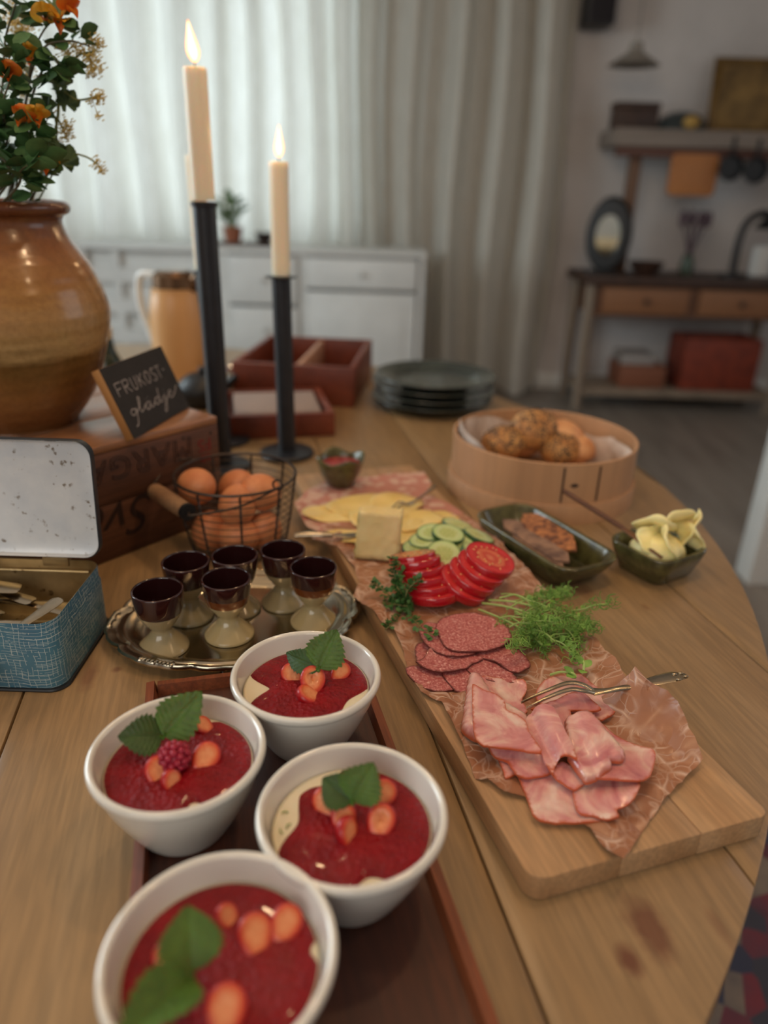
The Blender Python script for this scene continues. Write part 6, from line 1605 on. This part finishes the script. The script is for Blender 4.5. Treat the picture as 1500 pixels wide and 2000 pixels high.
def curl(p, d, r, turns, rg):
    pts = []; s = d.orthogonal().normalized(); n = d.cross(s)
    for k in range(22):
        t = k / 21; rr_ = r * (1 - 0.55 * t); a = turns * 2 * pi * t
        pts.append(p + d * (0.014 * t) + s * (rr_ * math.sin(a)) + n * (rr_ * (1 - math.cos(a))))
    return pts
shoots = []
for vv in range(5):
    rg = random.Random(100 + vv); pts = [Vector((0, 0, 0))]; dirn = Vector((1, 0, 0.22))
    for k in range(7):
        dirn = (dirn + Vector((rg.uniform(-.15, .25), rg.uniform(-.5, .5), rg.uniform(-.35, .25)))).normalized()
        pts.append(pts[-1] + dirn * 0.0088)
        if pts[-1].z < 0.001: pts[-1].z = 0.001
    path = smooth_path(pts, 5)
    st = B().tube(path, [0.0011 - 0.0005 * i / len(path) for i in range(len(path))], 6)
    lv, td_ = [], B()
    for k in range(4, 8):
        p = pts[k]
        for sgn in (-1, 1):
            if rg.random() < 0.5: continue
            d_ = Vector((rg.uniform(-.2, .8), sgn * rg.uniform(.4, 1), rg.uniform(-.1, .7)))
            v_, f_ = small_leaf(p, d_, rg.uniform(.006, .010), rg.uniform(.0024, .0036)); lv.append(B().add(v_, f_).mesh('leaf', 180))
        for q in range(4):
            d_ = Vector((rg.uniform(-.4, 1), rg.uniform(-1, 1), rg.uniform(-.3, .8))).normalized()
            td_.tube(curl(p, d_, rg.uniform(0.0022, 0.0060), rg.uniform(.5, 1.5), rg), 0.00040, 4, cap=False)
    for q in range(10):
        d_ = Vector((rg.uniform(-.2, 1), rg.uniform(-1, 1), rg.uniform(-.2, .9))).normalized()
        td_.tube(curl(pts[-1 - q % 3], d_, rg.uniform(0.0022, 0.0060), rg.uniform(.5, 1.5), rg), 0.00040, 4, cap=False)
    stm = st.mesh('stem', 180); stm.materials.append(pst); tdm = td_.mesh('tendrils', 180); tdm.materials.append(pg)
    for m_ in lv: m_.materials.append(pg)
    shoots.append((stm, tdm, lv))
def pea(vv, loc, rot, lab, group, s=1.0):
    o = thing('pea_shoot', lab, 'pea shoot', loc, rot=rot, group=group); o.scale = (s, s, s)
    obj('stem', shoots[vv][0], None, o); obj('tendrils', shoots[vv][1], None, o, kind='stuff')
    for m_ in shoots[vv][2]: obj('leaf', m_, None, o)
pea_dir = ang(TB(950, 1175), TB(1100, 1215))
rg = random.Random(12)
for i in range(34):
    px, py = 985 + rg.gauss(36, 34), 1182 + rg.gauss(30, 22) + 0
    px = min(max(px, 975), 1085); py = min(max(py, 1160), 1265)
    py += (px - 1050) * 0.12
    pea(i % 5, TB(px, py, rg.uniform(0.003, 0.022)), (rg.uniform(-.5, .5), rg.uniform(-.3, .35), pea_dir + rg.uniform(-1.1, 1.1)), 'pea shoot tangled in the green heap beside the salami', 'pea shoots in the heap', rg.uniform(.7, .95))
for i, (px, py, qx, qy, lab) in enumerate([(935, 1190, 1060, 1260, 'pea shoot stem reaching left across the salami, lowest'), (942, 1178, 1050, 1210, 'pea shoot stem pointing left to the tomatoes, middle one'), (955, 1172, 1060, 1195, 'pea shoot stem pointing left, uppermost one'), (1115, 1262, 1140, 1310, 'stray pea shoot at the right with one leaf on the paper'), (1075, 1318, 1125, 1322, 'loose short pea shoot stem above the ham')]):
    a_, c_ = TB(px, py, 0.006), TB(qx, qy, 0.012); d_ = c_ - a_
    o = thing('pea_shoot', lab, 'pea shoot', a_)
    path = smooth_path([Vector((0, 0, 0)), d_ * .4 + Vector((0, 0, .004)), d_ * .75 + Vector((0.002, -.001, .004)), d_], 6)
    obj('stem', B().tube(path, 0.0012, 6), pst, o)
    for k in range(3):
        v_, f_ = small_leaf(path[-1 - 2 * k], Vector((rg.uniform(-1, 1), rg.uniform(-1, 1), .3)), .011, .0042); obj('leaf', B().add(v_, f_), pg, o, sharp=180)
thm = simple('thyme_green', (58, 98, 48), 0.5, c2=(84, 128, 64), scale=80, rand=0.12); ths = simple('thyme_stem', (120, 116, 66), 0.6)
def thyme(lab, pts_px, seed, dens=1.0, lw=0.0030):
    rg = random.Random(seed); P_ = [TB(x, y, z) for x, y, z in pts_px]; p0 = P_[0]; path = smooth_path([p - p0 for p in P_], 9)
    o = thing('thyme_sprig', lab, 'thyme', p0)
    obj('stem', B().tube(path, 0.0007, 5), ths, o)
    b = B()
    for i in range(2, len(path), 2):
        t = (path[min(i + 1, len(path) - 1)] - path[i - 1]).normalized(); s = t.orthogonal().normalized()
        for k in range(int(4 * dens)):
            d_ = (Matrix.Rotation(rg.uniform(0, 6.28), 3, t) @ s) + t * rg.uniform(.1, .8)
            if path[i].z + p0.z + d_.normalized().z * 0.006 < TZ + BT + 0.002: d_.z = abs(d_.z)
            c_ = path[i] + d_.normalized() * rg.uniform(0, 0.004)
            v_, f_ = small_leaf(c_, d_, rg.uniform(.7, 1.2) * lw * 1.7, rg.uniform(.7, 1.1) * lw * .75); b.add(v_, f_)
    obj('leaves', b, thm, o, sharp=180, kind='stuff')
thyme('upright thyme sprig in front of the cheese block', [(790, 1180, 0.006), (778, 1150, 0.020), (770, 1120, 0.034), (768, 1090, 0.048)], 1, 2.0)
thyme('bushy thyme sprig in the middle of the bunch', [(800, 1185, 0.005), (785, 1160, 0.018), (775, 1140, 0.026), (790, 1110, 0.030), (800, 1098, 0.034)], 2, 2.0)
thyme('thyme sprig reaching left over the paper edge', [(795, 1190, 0.004), (770, 1170, 0.012), (745, 1150, 0.016), (725, 1138, 0.018)], 3, 1.9)
thyme('thyme sprig bending right over the tomato slices', [(790, 1180, 0.008), (795, 1155, 0.022), (808, 1140, 0.030), (822, 1132, 0.034)], 4, 1.4)
thyme('thyme sprig trailing down to the left edge of the board', [(795, 1170, 0.006), (785, 1195, 0.005), (770, 1215, 0.005), (752, 1230, 0.006)], 5, 0.9, 0.0034)
thyme('thyme sprig trailing onto the salami, dark round leaves', [(795, 1175, 0.006), (805, 1205, 0.006), (825, 1228, 0.012), (850, 1242, 0.014)], 6, 0.9, 0.0038)
thyme('dark thyme sprig lying flat under the bunch', [(745, 1175, 0.005), (770, 1180, 0.010), (800, 1185, 0.010)], 7, 2.0)

# ------------------------------------------------------------------ wild flowers in the jar
fl_leaf = simple('shrub_leaf', (58, 92, 50), 0.5, c2=(84, 120, 68), scale=60, rand=0.2, sss=0.1, sssr=0.002)
fl_stem = simple('shrub_stem', (84, 76, 50), 0.6); am_leaf = simple('mantle_leaf', (62, 84, 44), 0.6, c2=(86, 106, 58), scale=50)
petal_o = simple('petal_orange', (214, 96, 26), 0.45, c2=(226, 132, 40), scale=60, sss=0.2, sssr=0.002); petal_y = simple('petal_yellow', (222, 166, 44), 0.45, c2=(206, 140, 40), scale=60, sss=0.2, sssr=0.002)
amf = simple('mantle_flower', (214, 188, 104), 0.6, c2=(184, 156, 74), scale=80)
JT = Vector((JX, JY, JZ + 0.25))
leaf_me = []
for i in range(4):
    b = B(); v_, f_ = small_leaf(Vector((0, 0.002, 0)), Vector((0, 1, 0)), 0.0155 + 0.002 * i, 0.0062 + 0.0006 * i, cup=0.25); b.add(v_, f_); b.tube([(0, 0, 0), (0, 0.003, 0)], 0.0005, 4)
    me = b.mesh('leaf', 180); me.materials.append(fl_leaf); leaf_me.append(me)
def petal_mesh(Ln, Wd, cup, mat):
    b = B(); v_, f_ = [], []
    for i in range(9):
        t = i / 8; w = Wd * math.sin(pi * min(0.08 + 0.86 * t, 1)) ** 0.6
        for k in range(-3, 4):
            u = k / 3; v_.append((u * w, t * Ln, cup * Ln * (u * u * 0.5 - (t - .3) ** 2)))
    for i in range(8):
        for k in range(6): f_.append((i * 7 + k, i * 7 + k + 1, (i + 1) * 7 + k + 1, (i + 1) * 7 + k))
    n = len(v_); v_ += [(x, y, z - 0.0003) for x, y, z in v_]; f_ += [tuple(j + n for j in f[::-1]) for f in f_]
    me = b.add(v_, f_).mesh('petal', 180); me.materials.append(mat); return me
pet = {'o': (petal_mesh(0.017, 0.0115, 0.7, petal_o), petal_mesh(0.012, 0.0055, 0.9, petal_o)), 'y': (petal_mesh(0.017, 0.0115, 0.7, petal_y), petal_mesh(0.012, 0.0055, 0.9, petal_o))}
def branch(lab, pts, blossoms, seed, dens=2, lsc=1.0):
    """pts: world points from the jar mouth outwards; blossoms: (index share, colour)"""
    rg = random.Random(seed); p0 = pts[0]; path = smooth_path([p - p0 for p in pts], 7); n = len(path)
    o = thing('flowering_branch', lab, 'flower', p0, group=None)
    obj('stem', B().tube(path, [0.0016 - 0.0009 * i / n for i in range(n)], 6), fl_stem, o)
    for i in range(3, n, 1):
        for k in range(dens):
            if i < 8 and k: continue
            if rg.random() < 0.42: continue
            a = rg.uniform(0, 2 * pi); e = rg.uniform(-.5, .9)
            d_ = Vector((math.cos(a) * math.cos(e), math.sin(a) * math.cos(e), math.sin(e)))
            me = leaf_me[rg.randrange(4)]
            q = d_.to_track_quat('Y', 'Z').to_euler()
            l_ = obj('leaf', me, None, o, path[i] + d_ * rg.uniform(0.001, 0.008), q); l_.rotation_euler.rotate_axis('Y', rg.uniform(-1, 1)); l_.scale = [lsc * rg.uniform(.8, 1.2)] * 3
    for t, c_, dr in blossoms:
        p = path[min(int(t * (n - 1)), n - 1)]; dv = Vector(dr).normalized()
        bl_ = obj('blossom', B().tube([p, p + dv * 0.005], [0.0012, 0.0026], 8).ball(p + dv * 0.006, 0.0026, nu=8, nv=6), am_leaf, o)
        q = dv.to_track_quat('Y', 'Z').to_matrix().to_4x4()
        for k, (mi, rx, ry) in enumerate(((0, 0.95, 0.25), (0, 0.80, -0.25), (1, -0.15, 0.0))):
            pe = obj('petal', pet[c_][mi], None, bl_); pe.matrix_local = Matrix.Translation(p + dv * 0.006) @ q @ Matrix.Rotation(ry, 4, 'Y') @ Matrix.Rotation(rx, 4, 'X')
def JP(px, py, y=JY): return PY(px, py, y)
m0 = lambda dx, dy=0.0: JT + Vector((dx, dy, -0.03))
branch('flowering branch arching up and right, big orange blossom at its tip', [m0(0.01), JP(40, 280), JP(60, 130), JP(85, 60), JP(130, 20)], [(0.98, 'o', (1, -.4, .1)), (0.9, 'y', (.4, -.6, -.5)), (0.82, 'y', (.3, -.7, .5))], 1, 2)
branch('leafy branch leaning right over the jar mouth, yellow blossom low', [m0(0.03, -.02), JP(85, 350, .85), JP(98, 330, .84)], [(0.97, 'y', (0.2, -1, .1))], 2, 1)
branch('dense branch with an orange pea flower at the left edge', [m0(-.01, -.03), JP(10, 300, .84), JP(5, 210, .83), JP(20, 150, .83), JP(15, 90, .83)], [(0.72, 'o', (0.4, -1, .3))], 3, 3)
branch('leafy branch rising in the middle with small orange buds', [m0(0.0, -.04), JP(45, 310, .83), JP(55, 250, .82), JP(75, 235, .82)], [(0.8, 'o', (-.3, -1, .2)), (0.98, 'y', (.5, -1, 0))], 4, 3)
branch('thin branch curving right with oval leaves near its tip', [m0(0.02, .01), JP(50, 200, .88), JP(80, 100, .88), JP(130, 80, .88), JP(175, 90, .88)], [(0.45, 'y', (0, -1, 0))], 5, 1)
branch('bushy branch low at the left, dark rounded leaves', [m0(-.02, -.05), JP(15, 350, .82), JP(-10, 290, .82), JP(-30, 230, .82)], [], 6, 4, 1.15)
branch('bushy branch low in the middle above the jar rim', [m0(0.0, -.05), JP(30, 370, .81), JP(40, 335, .80), JP(60, 320, .80)], [], 7, 4, 1.2)
branch('leafy branch in the upper left corner', [m0(-.02), JP(0, 200), JP(10, 80), JP(30, 10), JP(50, -60)], [], 8, 3)
branch('leafy twig hanging right with broad oval leaves', [m0(0.02, -.01), JP(60, 200, .86), JP(95, 120, .86), JP(110, 115, .86), JP(120, 150, .86)], [], 9, 2, 1.2)
branch('leafy branch at the centre, tight small round leaves', [m0(0.005, -.03), JP(30, 280, .85), JP(50, 200, .84), JP(60, 170, .84)], [], 10, 3, 0.85)
def mantle(lab, pts, sprays, leaves, seed):
    rg = random.Random(seed); p0 = pts[0]; path = smooth_path([p - p0 for p in pts], 6); o = thing('lady_mantle', lab, 'flower', p0)
    obj('stem', B().tube(path, 0.0010, 6), simple('mantle_stem', (120, 124, 70), 0.6) if 'mantle_stem' not in bpy.data.materials else bpy.data.materials['mantle_stem'], o)
    for (px, py, y, r, cnt) in sprays:
        c_ = PY(px, py, y) - p0; near = min(path, key=lambda q: (q - c_).length); b = B()
        for k in range(cnt):
            d_ = Vector((rg.gauss(0, 1), rg.gauss(0, 1), rg.gauss(0, 1))).normalized() * r * rg.uniform(.3, 1)
            q = c_ + d_
            if k % 4 == 0: b.tube([near, near.lerp(c_, .6), c_ + d_ * .3, q], 0.00035, 4, cap=False)
            b.ball(q, 0.0009, nu=5, nv=4); b.ball(q + Vector((.0015, 0, .0008)), 0.0007, nu=5, nv=3)
        obj('flower_spray', b, amf, o, sharp=180, kind='stuff')
    for (px, py, y, r, rt) in leaves:
        vs, fs = [(0, 0, 0)], []; ns = 54
        for k in range(ns + 1):
            a = rad(20) + rad(320) * k / ns - pi / 2 + rad(20) ; lob = 1 - 0.16 * abs(math.sin(k / ns * pi * 6)) ** 4 - 0.04 * (k % 2)
            vs.append((r * lob * math.cos(a), r * lob * math.sin(a) + r * .35, 0.22 * r * math.sin(k / ns * pi * 12) + 0.2 * r))
        for k in range(ns): fs.append((0, k + 1, k + 2))
        n = len(vs); vs += [(x, y_, z - .0003) for x, y_, z in vs]; fs += [tuple(j + n for j in f[::-1]) for f in fs]
        obj('leaf', B().add(vs, fs), am_leaf, o, PY(px, py, y) - p0, rt, sharp=180)
mantle("lady's mantle stem hanging far right with golden flower tufts", [m0(0.03), JP(105, 260, .88), JP(115, 180, .88), JP(150, 195, .88), JP(185, 190, .88)], [(190, 190, .88, .009, 70), (192, 228, .88, .006, 14), (175, 200, .88, .006, 12)], [(130, 205, .88, .013, (1.3, .3, .5))], 1)
mantle("lady's mantle with the widest spray, upper right of the bouquet", [m0(0.03, .01), JP(110, 250, .9), JP(115, 150, .9), JP(150, 110, .9), JP(185, 100, .9)], [(185, 85, .9, .012, 80), (178, 122, .9, .017, 150), (150, 100, .9, .012, 50), (130, 100, .9, .012, 50)], [(118, 170, .9, .013, (1.2, 0, -.4))], 2)
mantle("lady's mantle with a drooping lowest spray, right of the jar neck", [m0(0.035), JP(108, 330, .87), JP(125, 300, .87), JP(165, 305, .87), JP(190, 320, .87)], [(188, 318, .87, .009, 26), (200, 335, .87, .007, 20), (140, 300, .87, .006, 10)], [(122, 322, .86, .017, (1.2, .2, .2)), (102, 300, .86, .014, (1.5, 0, .9))], 3)
mantle("lady's mantle spray between the leaves, centre of the bouquet", [m0(0.02), JP(104, 290, .87), JP(108, 230, .87), JP(125, 255, .87)], [(125, 262, .87, .012, 60), (130, 245, .87, .01, 30), (85, 210, .87, .013, 50)], [(90, 225, .86, .015, (1.3, .4, -.6)), (110, 165, .86, .012, (1.0, .2, 1))], 4)
mantle("pale lady's mantle plume in the upper left of the bouquet", [m0(-.01, .02), JP(20, 250, .92), JP(35, 120, .92), JP(30, 60, .92)], [(25, 40, .92, .018, 90), (45, 60, .92, .016, 80), (50, 130, .92, .02, 60), (40, 170, .92, .02, 60)], [], 5)
